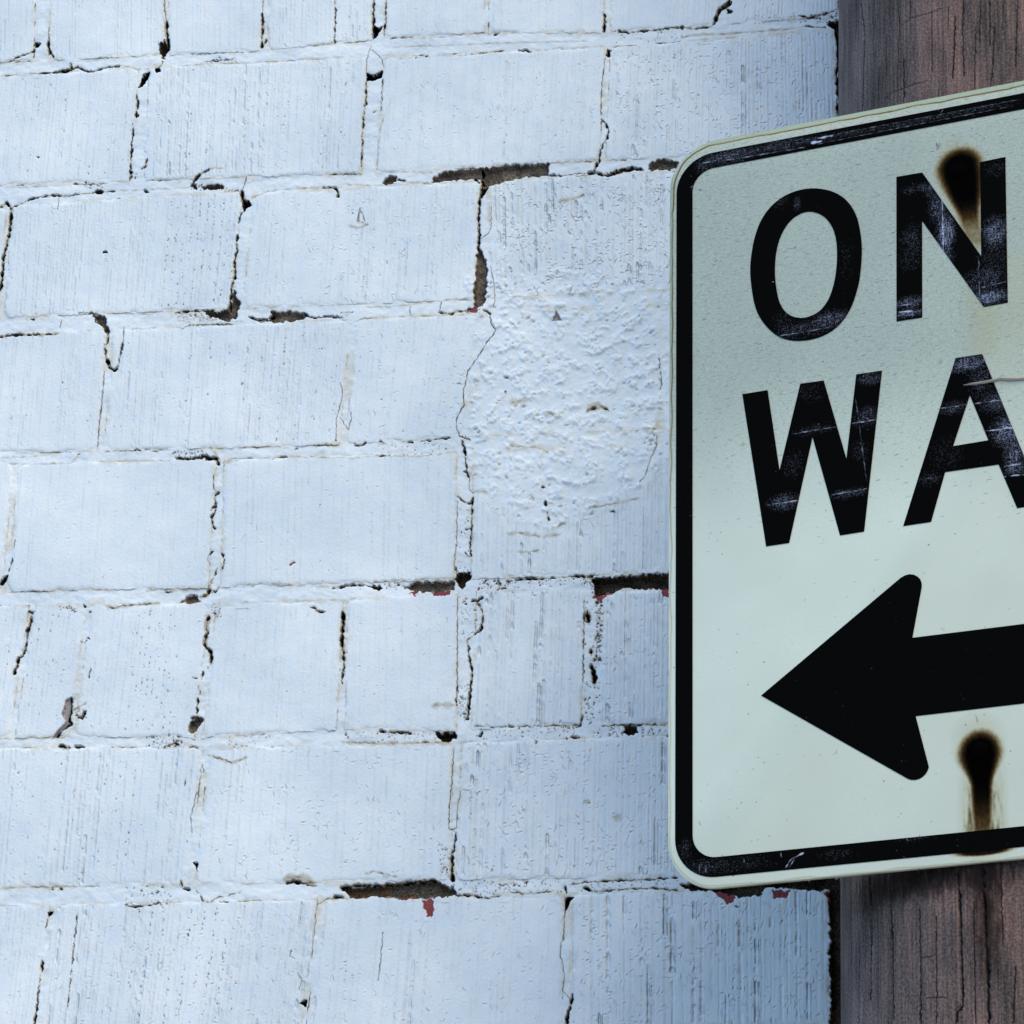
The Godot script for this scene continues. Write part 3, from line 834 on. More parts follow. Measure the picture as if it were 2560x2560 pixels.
	crack("k", 1.63, [490.8, 177.3, 489.3, 171.3, 490, 163.7, 490, 156.2, 490.7, 148.8])
	crack("h", 0.59, [494.3, 225.8, 491.9, 213.6, 491.8, 201.5, 491.7, 193.6, 486.3, 193.2])
	crack("b", 1.18, [492.5, 203, 493.4, 201.4])
	crack("h", 0.59, [495.7, 226.6, 501.7, 225.7])
	crack("k", 1.33, [494.1, 137.1, 507.2, 137.4, 516, 134.3])
	crack("b", 0.89, [516, 134.3, 531.8, 136.7])
	crack("k", 1.48, [398.8, 144.6, 413.4, 146.7, 425.1, 146.5])
	crack("k", 1.04, [425.1, 146.5, 442.6, 147.8, 460.1, 149.1, 477.5, 150.1])
	crack("k", 1.18, [582.6, 144.7, 584, 137.3])
	crack("b", 0.89, [586.2, 145.4, 599.1, 147.2, 630.5, 148.3, 673.2, 149.9])
	crack("k", 1.63, [596.3, 143.1, 602.1, 140.8, 607.9, 139.1])
	crack("b", 0.89, [607.9, 139.1, 625, 140.5, 650.6, 141.7, 673.4, 139.5])
	crack("h", 0.59, [582.7, 121.1, 582.7, 104.9, 580.7, 96.2, 580.3, 87.4, 583, 78.7, 584.4, 70, 583.4, 58.4, 589.3, 51.2])
	crack("k", 1.33, [591.1, 55.5, 590.8, 46.9, 587.9, 40, 587.4, 30.8])
	crack("h", 0.59, [436.4, 107.7, 435.7, 85.6, 434.9, 66.6])
	crack("t", 1.18, [418.6, 156.4, 427.4, 157.8, 434.8, 155.4, 445.3, 152.6])
	crack("t", 1.33, [390.8, 270.2, 428.4, 267.9, 450.7, 268.2, 483.5, 267.6])
	crack("k", 1.18, [459.6, 268.9, 465.6, 268.3])
	crack("h", 0.59, [528.6, 143.1, 534.3, 146.8, 538.8, 142.2])
	crack("b", 0.59, [537.5, 139.3, 553.4, 138.4, 573.5, 139.6])
	crack("k", 0.89, [549.4, 147.3, 552.3, 148.3, 550.9, 145.1])
	crack("k", 2.07, [675.5, 144.4, 677.9, 142.9])
	crack("t", 1.78, [467, 299.9, 475.8, 301.3, 486.3, 300.3])
	crack("b", 1.78, [596.3, 214.6, 599.9, 214])
	crack("t", 2.96, [619.1, 201, 625.6, 200.9])
	crack("b", 0.89, [521.5, 157.4, 523.1, 157])
	crack("k", 1.18, [718.8, 125.9, 721.6, 124.8])
	pits(40, 0.30, 0.89, [118.2, 816.5, 140.1, 814.4, 137.9, 803.4, 120.4, 810.8])
	pits(60, 0.30, 0.74, [218.1, 809.7, 255.3, 806.4, 254.1, 801.5, 219.3, 803.3])
	pits(25, 0.30, 0.74, [161.3, 829.1, 170.7, 826.7, 169.9, 817.5, 161.7, 816.1])
	pits(60, 0.30, 0.74, [215.2, 676.9, 272, 676.1, 272.8, 666.3, 219.3, 667.4])
	pits(25, 0.30, 0.74, [262.5, 724.9, 269.4, 720.9, 268.9, 695.8, 264.3, 692.5])
	pits(30, 0.30, 0.59, [232.9, 942.4, 251.3, 943.2, 252.1, 933.5, 221.7, 935.4])
	pits(18, 0.30, 0.74, [173.6, 963.4, 184.2, 968.6, 183.9, 943.5, 177.9, 943.8])
	pits(90, 0.30, 0.74, [727.2, 956.8, 800.3, 951.1, 800.3, 943.6, 727.3, 946.5])
	pits(70, 0.30, 0.89, [768.6, 952.3, 801.9, 957.6, 801.9, 942.6, 770.2, 946.5])
	pits(25, 0.30, 0.59, [798.7, 905.6, 801.5, 905.4, 801.1, 848.5, 799.5, 848.6])
	pits(50, 0.30, 0.59, [598.9, 948, 663.4, 945.8, 663.6, 932.6, 600.8, 934.7])
	pits(60, 0.44, 1.04, [220.4, 542.2, 255.5, 541.3, 257.8, 532, 227.6, 532.4])
	pits(40, 0.30, 0.74, [271.2, 396.7, 280.5, 396.5, 280.7, 383.4, 272.7, 386.9])
	pits(30, 0.30, 0.74, [137.3, 398.7, 154.8, 396.6, 155.3, 391.7, 139.4, 393.7])
	pits(70, 0.44, 1.18, [500.7, 412.3, 530.9, 411.4, 528.2, 404.2, 501, 404.2])
	pits(60, 0.30, 0.74, [530.8, 413, 593.9, 412.8, 594.2, 404.8, 531.2, 404.1])
	pits(60, 0.30, 0.89, [484, 397.4, 502.9, 395.2, 504.4, 363.1, 486.6, 357.2])
	pits(110, 0.44, 1.18, [600.5, 392.6, 605.7, 392.4, 606.3, 336.8, 601.4, 336.9])
	pits(50, 0.30, 0.89, [591.6, 389.6, 599.1, 389.4, 602.7, 316.2, 595.4, 316.3])
	pits(60, 0.30, 0.74, [383.5, 385.6, 388.1, 385.4, 391.4, 320.9, 387.6, 321])
	pits(40, 0.30, 0.59, [477.8, 479.4, 490.8, 479, 492.7, 421.5, 479.8, 421.8])
	pits(50, 0.30, 0.59, [404.9, 540.6, 473.2, 543.2, 473.8, 529.6, 405.6, 528.7])
	pits(40, 0.30, 0.74, [586.5, 412.2, 596.9, 411.9, 597.5, 392.6, 589.8, 400.9])
	pits(30, 0.30, 0.89, [397.2, 412, 436.9, 411.7, 437.3, 405.2, 397.5, 406.3])
	pits(60, 0.30, 0.89, [221.9, 279, 255.7, 277.5, 256.5, 267.3, 226, 267.5])
	pits(50, 0.30, 0.74, [215.6, 148.9, 257.6, 148.4, 259.3, 128.8, 220.4, 129.2])
	pits(25, 0.30, 0.59, [292.2, 277.6, 337.5, 279.8, 338.7, 264.2, 293.2, 265])
	pits(25, 0.30, 0.89, [160.9, 304.1, 171.8, 303.9, 172.7, 294.3, 161.8, 294.5])
	pits(70, 0.30, 0.74, [486.8, 322.3, 498.7, 322, 497.5, 284.4, 487.1, 284.7])
	pits(90, 0.30, 0.74, [500.5, 282.8, 589.1, 281, 589.5, 269.4, 504.1, 270.3])
	pits(60, 0.30, 0.89, [592.3, 319.9, 605.6, 319.6, 606.7, 280.7, 593.5, 280.9])
	pits(80, 0.30, 0.89, [600.8, 280.8, 662.8, 280.3, 663, 270.3, 601.1, 270.3])
	pits(70, 0.30, 0.74, [477.4, 181.2, 488.5, 179.6, 488.3, 151.8, 481.1, 151.9])
	pits(120, 0.30, 0.74, [495, 150.2, 581.8, 149.2, 582.1, 138.8, 495.6, 137.5])
	pits(60, 0.30, 0.74, [390.3, 278.8, 468.1, 277.2, 468.6, 267.9, 390.9, 269.4])
	pits(60, 0.30, 0.59, [587.6, 147.6, 673.2, 149.6, 673.4, 139.3, 587.8, 138.7])

# ---------------------------------------------------------------- the wall

func on_wall(u: float, v: float, z: float) -> Vector3:
	return Vector3(u * 0.001, v * 0.001, z * 0.001)

func block_mesh(b: Array, step: float) -> ArrayMesh:
	var bl := Vector2(b[0], b[1])
	var br := Vector2(b[2], b[3])
	var tr := Vector2(b[4], b[5])
	var tl := Vector2(b[6], b[7])
	var wide := bl.distance_to(br)
	var tall := bl.distance_to(tl)
	var nx := maxi(int(wide / step), 2)
	var ny := maxi(int(tall / step), 2)
	var out := rng.randf_range(-0.35, 0.4)
	var lean_u := rng.randf_range(-0.5, 0.5)
	var lean_v := rng.randf_range(-0.5, 0.5)
	var row := nx + 1
	var pos := PackedVector3Array()
	pos.resize(row * (ny + 1))
	var nor := pos.duplicate()
	var uv := PackedVector2Array()
	uv.resize(pos.size())
	for j in ny + 1:
		var t := float(j) / ny
		for i in nx + 1:
			var s := float(i) / nx
			var p := bl.lerp(br, s).lerp(tl.lerp(tr, s), t)
			var ex := minf(s, 1.0 - s) * wide
			var ey := minf(t, 1.0 - t) * tall
			var edge := minf(ex, ey)
			if ex < 7.0 and ey < 7.0:
				edge = 7.0 - Vector2(7.0 - ex, 7.0 - ey).length()
			var at := clampi(int((WALL_H - p.y) / TEXEL), 0, wall.h - 1) * wall.w + clampi(int(p.x / TEXEL), 0, wall.w - 1)
			var own := 1.0 - plaster[at] / 255.0
			var z := (out + lean_u * (s - 0.5) + lean_v * (t - 0.5) + 0.45 * slow.get_noise_2d(p.x * 1.5, p.y * 1.5)) * own + wall.depth_at(p.x, p.y)
			if edge < 6.0:
				var k := 1.0 - edge / 6.0
				var worn := clampf(0.55 + 1.7 * slow.get_noise_2d(p.x * 3.2 + 700.0, p.y * 3.2), 0.1, 1.5)
				z -= 1.35 * k * k * k * own * worn
				if edge < 2.5:
					p += Vector2(fine.get_noise_2d(p.x * 1.4, p.y * 1.4), fine.get_noise_2d(p.x * 1.4 + 77.0, p.y * 1.4)) * 1.1 * own * (1.0 - edge / 2.5)
			var n := j * row + i
			pos[n] = on_wall(p.x, p.y, z)
			uv[n] = Vector2(p.x / WALL_W, 1.0 - p.y / WALL_H)
	for j in ny + 1:
		for i in nx + 1:
			var a := pos[j * row + mini(i + 1, nx)] - pos[j * row + maxi(i - 1, 0)]
			var c := pos[mini(j + 1, ny) * row + i] - pos[maxi(j - 1, 0) * row + i]
			nor[j * row + i] = a.cross(c).normalized()
	var idx := PackedInt32Array()
	idx.resize(nx * ny * 6)
	var w := 0
	for j in ny:
		for i in nx:
			var n := j * row + i
			idx[w] = n
			idx[w + 1] = n + row
			idx[w + 2] = n + 1
			idx[w + 3] = n + 1
			idx[w + 4] = n + row
			idx[w + 5] = n + row + 1
			w += 6
	# the four sides, back into the bed of mortar
	var rim := PackedInt32Array()
	for i in nx:
		rim.append(i)
	for j in ny:
		rim.append(j * row + nx)
	for i in nx:
		rim.append(ny * row + nx - i)
	for j in ny:
		rim.append((ny - j) * row)
	var middle := (bl + br + tr + tl) * 0.25
	var base := pos.size()
	for k in rim.size():
		var p := pos[rim[k]]
		var out_way := Vector3(p.x - middle.x * 0.001, p.y - middle.y * 0.001, 0)
		out_way.x /= wide
		out_way.y /= tall
		out_way = Vector3(signf(out_way.x), 0, 0) if absf(out_way.x) > absf(out_way.y) else Vector3(0, signf(out_way.y), 0)
		pos.append(p)
		nor.append(out_way)
		uv.append(uv[rim[k]])
		pos.append(Vector3(p.x, p.y, -0.03))
		nor.append(out_way)
		uv.append(uv[rim[k]])
	for k in rim.size():
		var a := base + k * 2
		var c := base + ((k + 1) % rim.size()) * 2
		idx.append_array(PackedInt32Array([a, c, a + 1, c, c + 1, a + 1]))
	return grid_mesh(pos, nor, uv, idx)

func mortar_mesh(blocks: Array) -> ArrayMesh:
	var step := 1.1
	var nx := int(WALL_W / step)
	var ny := int(WALL_H / step)
	var covered := PackedByteArray()
	covered.resize(nx * ny)
	for b in blocks:
		var shape := PackedVector2Array([Vector2(b[0] + 6, b[1] + 6), Vector2(b[2] - 6, b[3] + 6), Vector2(b[4] - 6, b[5] - 6), Vector2(b[6] + 6, b[7] - 6)])
		for j in range(maxi(int((minf(b[1], b[3])) / step), 0), mini(int(maxf(b[5], b[7]) / step), ny)):
			for i in range(maxi(int(minf(b[0], b[6]) / step), 0), mini(int(maxf(b[2], b[4]) / step), nx)):
				if Geometry2D.is_point_in_polygon(Vector2((i + 0.5) * step, (j + 0.5) * step), shape):
					covered[j * nx + i] = 1
	var number := PackedInt32Array()
	number.resize((nx + 1) * (ny + 1))
	number.fill(-1)
	var pos := PackedVector3Array()
	var nor := PackedVector3Array()
	var uv := PackedVector2Array()
	var idx := PackedInt32Array()
	for j in ny:
		for i in nx:
			if covered[j * nx + i]:
				continue
			var q: Array[int] = [0, 0, 0, 0]
			for c in 4:
				var gi := i + (c & 1)
				var gj := j + (c >> 1)
				var at := gj * (nx + 1) + gi
				if number[at] < 0:
					number[at] = pos.size()
					var u := gi * step
					var v := gj * step
					pos.append(on_wall(u, v, mortar_z(u, v)))
					var a := Vector3(2.0, 0, mortar_z(u + 1.0, v) - mortar_z(u - 1.0, v))
					var e := Vector3(0, 2.0, mortar_z(u, v + 1.0) - mortar_z(u, v - 1.0))
					nor.append(a.cross(e).normalized())
					uv.append(Vector2(u / WALL_W, 1.0 - v / WALL_H))
				q[c] = number[at]
			idx.append_array(PackedInt32Array([q[0], q[2], q[1], q[1], q[2], q[3]]))
	return grid_mesh(pos, nor, uv, idx)

func mortar_z(u: float, v: float) -> float:
	var at := clampi(int((WALL_H - v) / TEXEL), 0, wall.h - 1) * wall.w + clampi(int(u / TEXEL), 0, wall.w - 1)
	var own := 1.0 - plaster[at] / 255.0
	return wall.depth_at(u, v) + (1.0 * slow.get_noise_2d(u * 2.4 + 60.0, v * 4.0) + 0.22 * fine.get_noise_2d(u * 1.2, v * 1.6) - 0.62) * own - 0.12

func box_mesh(size: Vector3, bevel: float) -> ArrayMesh:
	# a block with its front edges taken off
	var st := SurfaceTool.new()
	st.begin(Mesh.PRIMITIVE_TRIANGLES)
	st.set_smooth_group(-1)
	var x := size.x * 0.5
	var y := size.y * 0.5
	var rings := [[x, y, -size.z], [x, y, -bevel], [x - bevel, y - bevel, 0.0]]
	var c := []
	for r in rings:
		c.append([Vector3(-r[0], -r[1], r[2]), Vector3(r[0], -r[1], r[2]), Vector3(r[0], r[1], r[2]), Vector3(-r[0], r[1], r[2])])
	for k in 2:
		for e in 4:
			for v in [c[k][e], c[k + 1][e], c[k][(e + 1) % 4], c[k][(e + 1) % 4], c[k + 1][e], c[k + 1][(e + 1) % 4]]:
				st.add_vertex(v)
	for v in [c[2][0], c[2][3], c[2][1], c[2][1], c[2][3], c[2][2]]:
		st.add_vertex(v)
	st.generate_normals()
	return st.commit()

func build_wall() -> void:
	var root := thing("block_wall", Vector3(WALL_LEFT, WALL_LOW, 0), 0.0, "white painted block wall with cracked mortar joints and peeling paint behind the sign", "wall")
	var blocks := [
		[-56.4, 950.3, 56.9, 949.1, 45.2, 1092, -65.8, 1096.1, 0.6, 0.1, 0.3, 0, 1, 4.2],
		[71.6, 949.1, 182, 947.6, 170.6, 1087.3, 58.6, 1091.5, 0.5, 0.1, 0, 0, 1, 4.2],
		[185.5, 947.6, 274.5, 947.2, 266, 1083.7, 175, 1087.1, 0.35, 0.05, 0, 0, 1, 4.2],
		[280.6, 947.3, 377.8, 951.7, 371.7, 1079.8, 272.2, 1083.5, 0.6, 0.25, 0.7, 0.55, 1, 4.2],
		[388.4, 952.6, 481.5, 952.8, 477.5, 1075.9, 384.1, 1079.3, 0.4, 0.15, 0, 0, 1, 4.2],
		[485.2, 952.6, 590.9, 946.3, 588.8, 1071.7, 481.3, 1075.7, 0.5, 0.15, 0, 0, 1, 4.2],
		[597, 946.5, 692.5, 947.9, 702.4, 1067.5, 595.1, 1071.5, 0.45, 0.15, 0, 0, 1, 4.2],
		[702.3, 948.1, 801.2, 950.5, 801.4, 1063.8, 708.9, 1067.2, 0.7, 0.6, 0, 0, 1, 4.2],
		[-63, 818, 160.8, 815.3, 159.1, 936.9, -64, 933.6, 0.6, 0.25, 0.5, 0.4, 1, 4.2],
		[175, 814.7, 376.3, 811.2, 374.3, 933.3, 168.6, 936.5, 0.8, 0.3, 1.2, 0.15, 0.95, 4.2],
		[389, 811.4, 590.3, 812.7, 594.1, 931, 390.2, 933.2, 0.55, 0.5, 0.15, 0.3, 1, 4.2],
		[596, 812.6, 799.9, 812.1, 796.4, 936.5, 597.7, 931, 1.1, 1.4, 0.3, 0, 0.8, 4.6],
		[-169.5, 679, 52.6, 679.5, 47.6, 795.1, -173.8, 787.2, 0.3, 0, 0, 0, 1, 4.2],
		[58.5, 679.5, 265.6, 679.9, 268.2, 799.4, 52.9, 795.4, 0.8, 0.35, 2, 0.68, 0.97, 4.2],
		[276.8, 679.1, 484.8, 679.2, 484.8, 797.9, 278.5, 796.9, 0.65, 0.6, 0.3, 0.4, 0.7, 5],
		[499.3, 679.2, 695.7, 680.4, 696.9, 798.3, 492, 798.3, 1.35, 1.8, 0.4, 0, 1, 5],
		[701.6, 680.5, 798.7, 682.4, 799.6, 797.9, 702.9, 798.3, 0.8, 0.8, 0, 0, 1, 4.2],
		[-57.8, 548.3, 157.3, 543.9, 154.7, 663.7, -59.9, 664.6, 0.5, 0.1, 0.2, 0, 1, 4.2],
		[163.4, 543.7, 372.8, 542.1, 375.6, 664.3, 159.9, 663.8, 0.75, 0.25, 1.2, 0.3, 1, 4.2],
		[378.4, 542.6, 478.3, 545.8, 492.9, 665.3, 380.2, 664.1, 0.6, 0.6, 0.2, 0, 1, 4.2],
		[484, 545.8, 647.6, 546.5, 648.5, 665.7, 496.9, 665.3, 0.3, 0.5, 0, 0, 1, 4.2],
		[651.7, 546.6, 797.8, 548.2, 798.7, 667.9, 652.7, 665.8, 0.5, 0.3, 0, 0, 1, 4.2],
		[-127.4, 412.7, 85.4, 412.8, 82.2, 534.3, -130.3, 536.4, 0.25, 0.08, 0.5, 0.75, 0.9, 4.2],
		[89.7, 412.8, 267.7, 411.4, 264.7, 532.7, 86.6, 534.2, 0.2, 0.12, 0, 0, 1, 4.2],
		[278.5, 411.7, 479.6, 413, 476, 531.8, 271.8, 532.6, 0.45, 0.25, 0.1, 0.4, 0.8, 6],
		[493.9, 413.1, 688.9, 414.6, 688.1, 533.8, 490.5, 531.9, 1.1, 0.3, 0, 0, 1, 5],
		[693.9, 414.6, 796.8, 415.3, 797.7, 535.1, 693.2, 533.9, 0.9, 0.3, 0, 0, 1, 4.2],
		[36.5, 278.9, 106.5, 278.8, 110.8, 399.7, 41, 401.1, 0.5, 0.3, 0.2, 0, 1, 4.2],
		[111.1, 278.8, 157.9, 278.8, 161.7, 399.3, 115.1, 399.7, 0.5, 0.3, 0.6, 0, 1, 4.2],
		[162.8, 278.7, 266.7, 276.1, 269.7, 397.3, 165.9, 399.2, 0.4, 0.25, 1.4, 0.4, 0.8, 4.2],
		[274, 276.4, 387, 280.4, 385.4, 397.5, 275.6, 397.1, 0.35, 0.1, 0, 0, 1, 4.2],
		[394.3, 280.7, 488, 277.6, 483.2, 401.9, 389, 397.7, 0.45, 0.3, 0, 0, 1, 4.2],
		[500.1, 278.5, 590.8, 281, 590.2, 401.4, 499.1, 402.4, 1.2, 0.3, 0, 0, 1, 5.5],
		[605.8, 280.9, 695.1, 281.2, 694, 401.4, 603.4, 401.2, 1.5, 0.8, 0, 0, 1, 5],
		[699.9, 281.3, 795.4, 283.1, 796.9, 399.7, 699, 401.3, 0.8, 0.3, 0, 0, 1, 4.2],
		[-135.4, 148, 69.4, 148.4, 65.8, 271.3, -138.8, 274.3, 0.6, 0.35, 0, 0, 1, 4.2],
		[73.8, 148.4, 272.4, 148.8, 274.9, 267.9, 70.4, 271.2, 0.75, 0.3, 0.9, 0.2, 0.75, 6],
		[277.8, 148.8, 489.2, 150.1, 485.8, 267.8, 279.7, 267.8, 0.6, 0.6, 0, 0, 1, 8],
		[493.8, 150, 686.4, 150.9, 685.5, 270.9, 492.6, 268.2, 1.15, 1.1, 0.1, 0, 1, 7],
		[691.2, 151, 793.3, 153, 795.4, 272.6, 690.4, 271, 0.9, 0.5, 0, 0, 1, 7],
		[-44.3, 12.7, 154.2, 16.8, 157.1, 132.8, -41, 131.3, 0.6, 0.2, 0, 0, 1, 4.2],
		[158.6, 16.9, 373.9, 21.3, 380.7, 135.2, 160.9, 132.8, 0.9, 0.5, 2.6, 0.3, 0.75, 4.2],
		[377.8, 21.4, 583.9, 25.7, 582.3, 138, 384, 135.2, 0.8, 0.55, 0, 0, 1, 7.5],
		[590.3, 25.8, 792.3, 30, 791.8, 139.4, 586.3, 138.1, 1.7, 1.3, 0, 0, 1, 8.5],
	]
	start_wall()
	filler([476.4, 698.2, 524.2, 699.9, 566.2, 711.8, 616, 689.6, 661.3, 689.5, 666.9, 573.4, 656, 517.4, 634.7, 488.4, 601.4, 467.4, 561.1, 453.9, 523, 469.9, 498, 493, 484.4, 527.3, 480.1, 580.8, 493.8, 626.6, 486.8, 666])
	for b in blocks:
		combing(b)
	marks()
	var paint := StandardMaterial3D.new()
	paint.albedo_texture = wall.picture()
	paint.heightmap_enabled = true
	paint.heightmap_texture = wall.relief()
	paint.heightmap_scale = 0.36
	paint.texture_repeat = false
	paint.roughness = 0.8
	paint.metallic_specular = 0.12
	for b in blocks:
		var behind: bool = b[0] > 560.0 and b[1] > 140.0 and b[7] < 905.0
		part("brick", block_mesh(b, 3.0 if behind else 1.0), paint, root)
	part("mortar", mortar_mesh(blocks), paint, root)
	# the masonry goes on outside the surveyed stretch
	var plain := StandardMaterial3D.new()
	plain.albedo_color = Color(0.868, 0.906, 0.933)
	plain.roughness = 0.8
	plain.metallic_specular = 0.12
	plain.heightmap_enabled = true
	var n := NoiseTexture2D.new()
	n.width = 512
	n.height = 512
	n.seamless = true
	n.noise = FastNoiseLite.new()
	n.noise.seed = 5
	n.noise.frequency = 0.03
	plain.heightmap_texture = n
	plain.heightmap_scale = 0.08
	plain.uv1_triplanar = true
	plain.uv1_scale = Vector3(6, 1.2, 6)
	var full := box_mesh(Vector3(0.206, 0.125, 0.04), 0.0025)
	var half := box_mesh(Vector3(0.098, 0.125, 0.04), 0.0025)
	var leftmost := [-56, -63, -169, -58, -127, 37, -135, -44]
	for c in range(-3, 12):
		var v: float = 1014.4 - 133.72 * c
		var spots := []
		if c >= 0 and c < 8:
			for k in 3:
				spots.append(leftmost[c] - 112.0 - 214.0 * k)
		else:
			for k in 8:
				spots.append(705.0 + (107.0 if c % 2 == 0 else 0.0) - 214.0 * k)
		if c % 2 == 0:
			part("brick", half, plain, root).position = Vector3(868.0, v, -0.6) * 0.001
		for k in 4:
			spots.append((1029.0 if c % 2 == 0 else 922.0) + 214.0 * k)
		for u in spots:
			part("brick", full, plain, root).position = Vector3(u, v, rng.randf_range(-1.0, 0.2)) * 0.001
	for bed in [[-1500.0, -4.0, -700.0, 1800.0], [829.0, 2400.0, -700.0, 1800.0], [-4.0, 829.0, -700.0, 1.0], [-4.0, 829.0, 1059.0, 1800.0]]:
		part("mortar", slab(Vector3(bed[1] - bed[0], bed[3] - bed[2], 30.0) * 0.001), plain, root).position = Vector3(bed[0] + bed[1], bed[2] + bed[3], -33.6) * 0.0005
	part("wall_core", slab(Vector3(4.0, 4.6, 0.18)), plain, root).position = Vector3(0.45, -WALL_LOW + 2.3, -0.1225)

func slab(size: Vector3) -> BoxMesh:
	var m := BoxMesh.new()
	m.size = size
	return m

# ---------------------------------------------------------------- the pole

var wood: Sheet
const POLE_LOW := 2050.0

func split(width: float, p: Array) -> void:
	walk(wood, p, width * 1.5, 0.0, Color(0.20, 0.15, 0.14), 0.18, 0.7, 0.6)
	walk(wood, p, width * 0.95, 5.0, Color(0.09, 0.07, 0.07), 0.95, 0.7, 0.7)

func build_pole() -> void:
	var arc := PI * POLE_R * 1000.0
	wood = Sheet.new(arc, 1060.0, 0.52)
	var w := wood.w
	var h := wood.h
	var fibre := stretched_noise(w, h, w, h / 40, 0.2, 41, 3)
	var bands := stretched_noise(w, h, w, h / 60, 0.035, 42, 3)
	var thread := stretched_noise(w, h, w, h / 12, 0.34, 43, 2)
	var cloud := stretched_noise(w, h, w / 4, h / 8, 0.03, 44, 4)
	var rough := noise_bytes(w, h, 0.2, 45, 4)
	for i in w * h:
		var f := (fibre[i] - 128) / 128.0
		var b := (bands[i] - 128) / 128.0
		var t := (thread[i] - 128) / 128.0
		var c := (cloud[i] - 128) / 128.0
		var r := (rough[i] - 128) / 128.0
		var k := 0.96 + 0.17 * f + 0.12 * b + 0.12 * t + 0.26 * c + 0.30 * r
		var rust := clampf(0.45 + 0.9 * c + 0.4 * b, 0.0, 1.0) * smoothstep(60.0, 190.0, float(i % w) * 0.52)
		wood.color[i * 3] = int(clampf(lerpf(104.0, 113.0, rust) * k, 8.0, 235.0))
		wood.color[i * 3 + 1] = int(clampf(lerpf(91.0, 89.0, rust) * k, 8.0, 235.0))
		wood.color[i * 3 + 2] = int(clampf(lerpf(87.0, 82.0, rust) * k, 8.0, 235.0))
		wood.grain[i] = int(clampf(128.0 + 38.0 * f + 22.0 * t + 16.0 * b + 30.0 * r * clampf(0.6 + c, 0.0, 1.5), 0.0, 255.0))
	split(0.72, [78.7, 986.3, 84.8, 953.6, 84.6, 934.4, 82.8, 912.4, 81.8, 888.3, 80.1, 882.1])
	split(0.36, [70.6, 991.1, 72.2, 965.7, 68.2, 943.9])
	split(0.51, [125.3, 961.5, 127.1, 939.7, 127.2, 925.3, 125.1, 921.5, 125.6, 908, 126.1, 904.1, 130.8, 903])
	split(0.72, [130.8, 905.8, 130.6, 865.7])
	split(0.58, [137.8, 956, 138.3, 941.5])
	split(0.43, [128.6, 936.6, 138.3, 939.6, 145.5, 938.7, 153.8, 937.5, 166.7, 939])
	split(0.43, [109.6, 876.9, 117.1, 879.9, 129.9, 879, 143.7, 878.2, 152.9, 876.8])
	split(0.43, [157, 939.3, 157, 882.9])
	split(0.43, [171.4, 939.5, 170.6, 916.2])
	split(0.87, [176.5, 928.7, 175, 896.3, 173.6, 872.5])
	split(0.72, [183.6, 941.2, 182.2, 913.3, 182.8, 872.2])
	split(0.58, [196.9, 938.6, 195.3, 899.5])
	split(0.65, [204.1, 937.5, 203.3, 895.5])
	split(0.65, [207.1, 913.7, 205.2, 881.3, 203.2, 860.4])
	split(0.58, [192.8, 915.8, 190.5, 858.7])
	split(0.58, [225.3, 935.7, 222.2, 875.3])
	split(0.36, [103.8, 909.9, 102.1, 873.4])
	split(0.29, [45.4, 977.4, 43, 920.3])
	split(0.36, [214.3, 936.4, 213.3, 908.4])
	split(0.36, [113.2, 935.7, 112.2, 901])
	split(0.36, [125.1, 904.5, 124, 867.5])
	split(0.36, [140.4, 914.2, 139.7, 902.2])
	split(1.00, [85.1, 255.5, 87.8, 227.5, 85.2, 164.3])
	split(1.12, [109.4, 227.4, 110.8, 196.4, 111.3, 144.8])
	split(0.87, [124.7, 251, 125.2, 239.3])
	split(0.87, [135.7, 219.3, 135.7, 174, 135.1, 137.9])
	split(1.12, [166.1, 241.2, 167.4, 205.7, 168, 169.5, 168.1, 146, 163.2, 141.7, 162.7, 134.1])
	split(1.37, [184, 243, 185, 203.9, 186, 166.5, 185.9, 132])
	split(0.62, [149.3, 211.9, 148, 136])
	split(0.75, [204.8, 171.7, 202, 131.2])
	split(0.50, [135.8, 184, 146, 183.6])
	split(0.50, [139.8, 155.3, 156.5, 153.5])
	split(0.62, [54.4, 263.1, 54.4, 197.8])
	split(0.62, [70.4, 219.2, 68.2, 151.7])
	split(0.62, [177.2, 217.1, 176.7, 132.7])
	split(0.62, [196.2, 239.5, 196.8, 184.4])
	# rust and tar that ran down from the lower bolt, and rot round the edge of the plate
	for run in [[185.5, 243.7, 187.5, 170.4, 6.0], [136.5, 247.8, 143.0, 236.5, 22.0], [97.8, 250.7, 102.1, 238.0, 22.0], [167.9, 247.1, 179.2, 235.8, 22.0]]:
		for k in 900:
			var t := rng.randf()
			var p := Vector2(lerpf(run[0], run[2], t), lerpf(run[1], run[3], t)) + Vector2(rng.randfn(0.0, run[4]), rng.randfn(0.0, 6.0))
			var size := rng.randf_range(0.6, 2.2)
			for q in 4:
				wood.stamp(p.x, p.y - q * size * 1.4, size * 0.8, 0.0, Color(0.11, 0.085, 0.08), 0.10 * (1.0 - 0.6 * t))
	var mat := StandardMaterial3D.new()
	mat.albedo_texture = wood.picture()
	mat.heightmap_enabled = true
	mat.heightmap_texture = wood.relief()
	mat.heightmap_scale = 0.16
	mat.roughness = 0.85
	mat.metallic_specular = 0.25
	var at := Vector3(SIGN_AT.x, 0, SIGN_AT.z) - Vector3(sin(SIGN_TURN), 0, cos(SIGN_TURN)) * (POLE_R + 0.0035)
	var root := thing("utility_pole", at, 0.0, "weathered round wooden pole with long splits carrying the one way sign", "pole")
	var rows := PackedFloat32Array([0.0, 0.5, 0.99, 1.5, 1.9, 2.05])
	var y := 2.06
	while y < 3.1:
		rows.append(y)
		y += 0.0024
	for more in [3.11, 3.5, 4.17, 4.7, 5.23, 6.0]:
		rows.append(more)
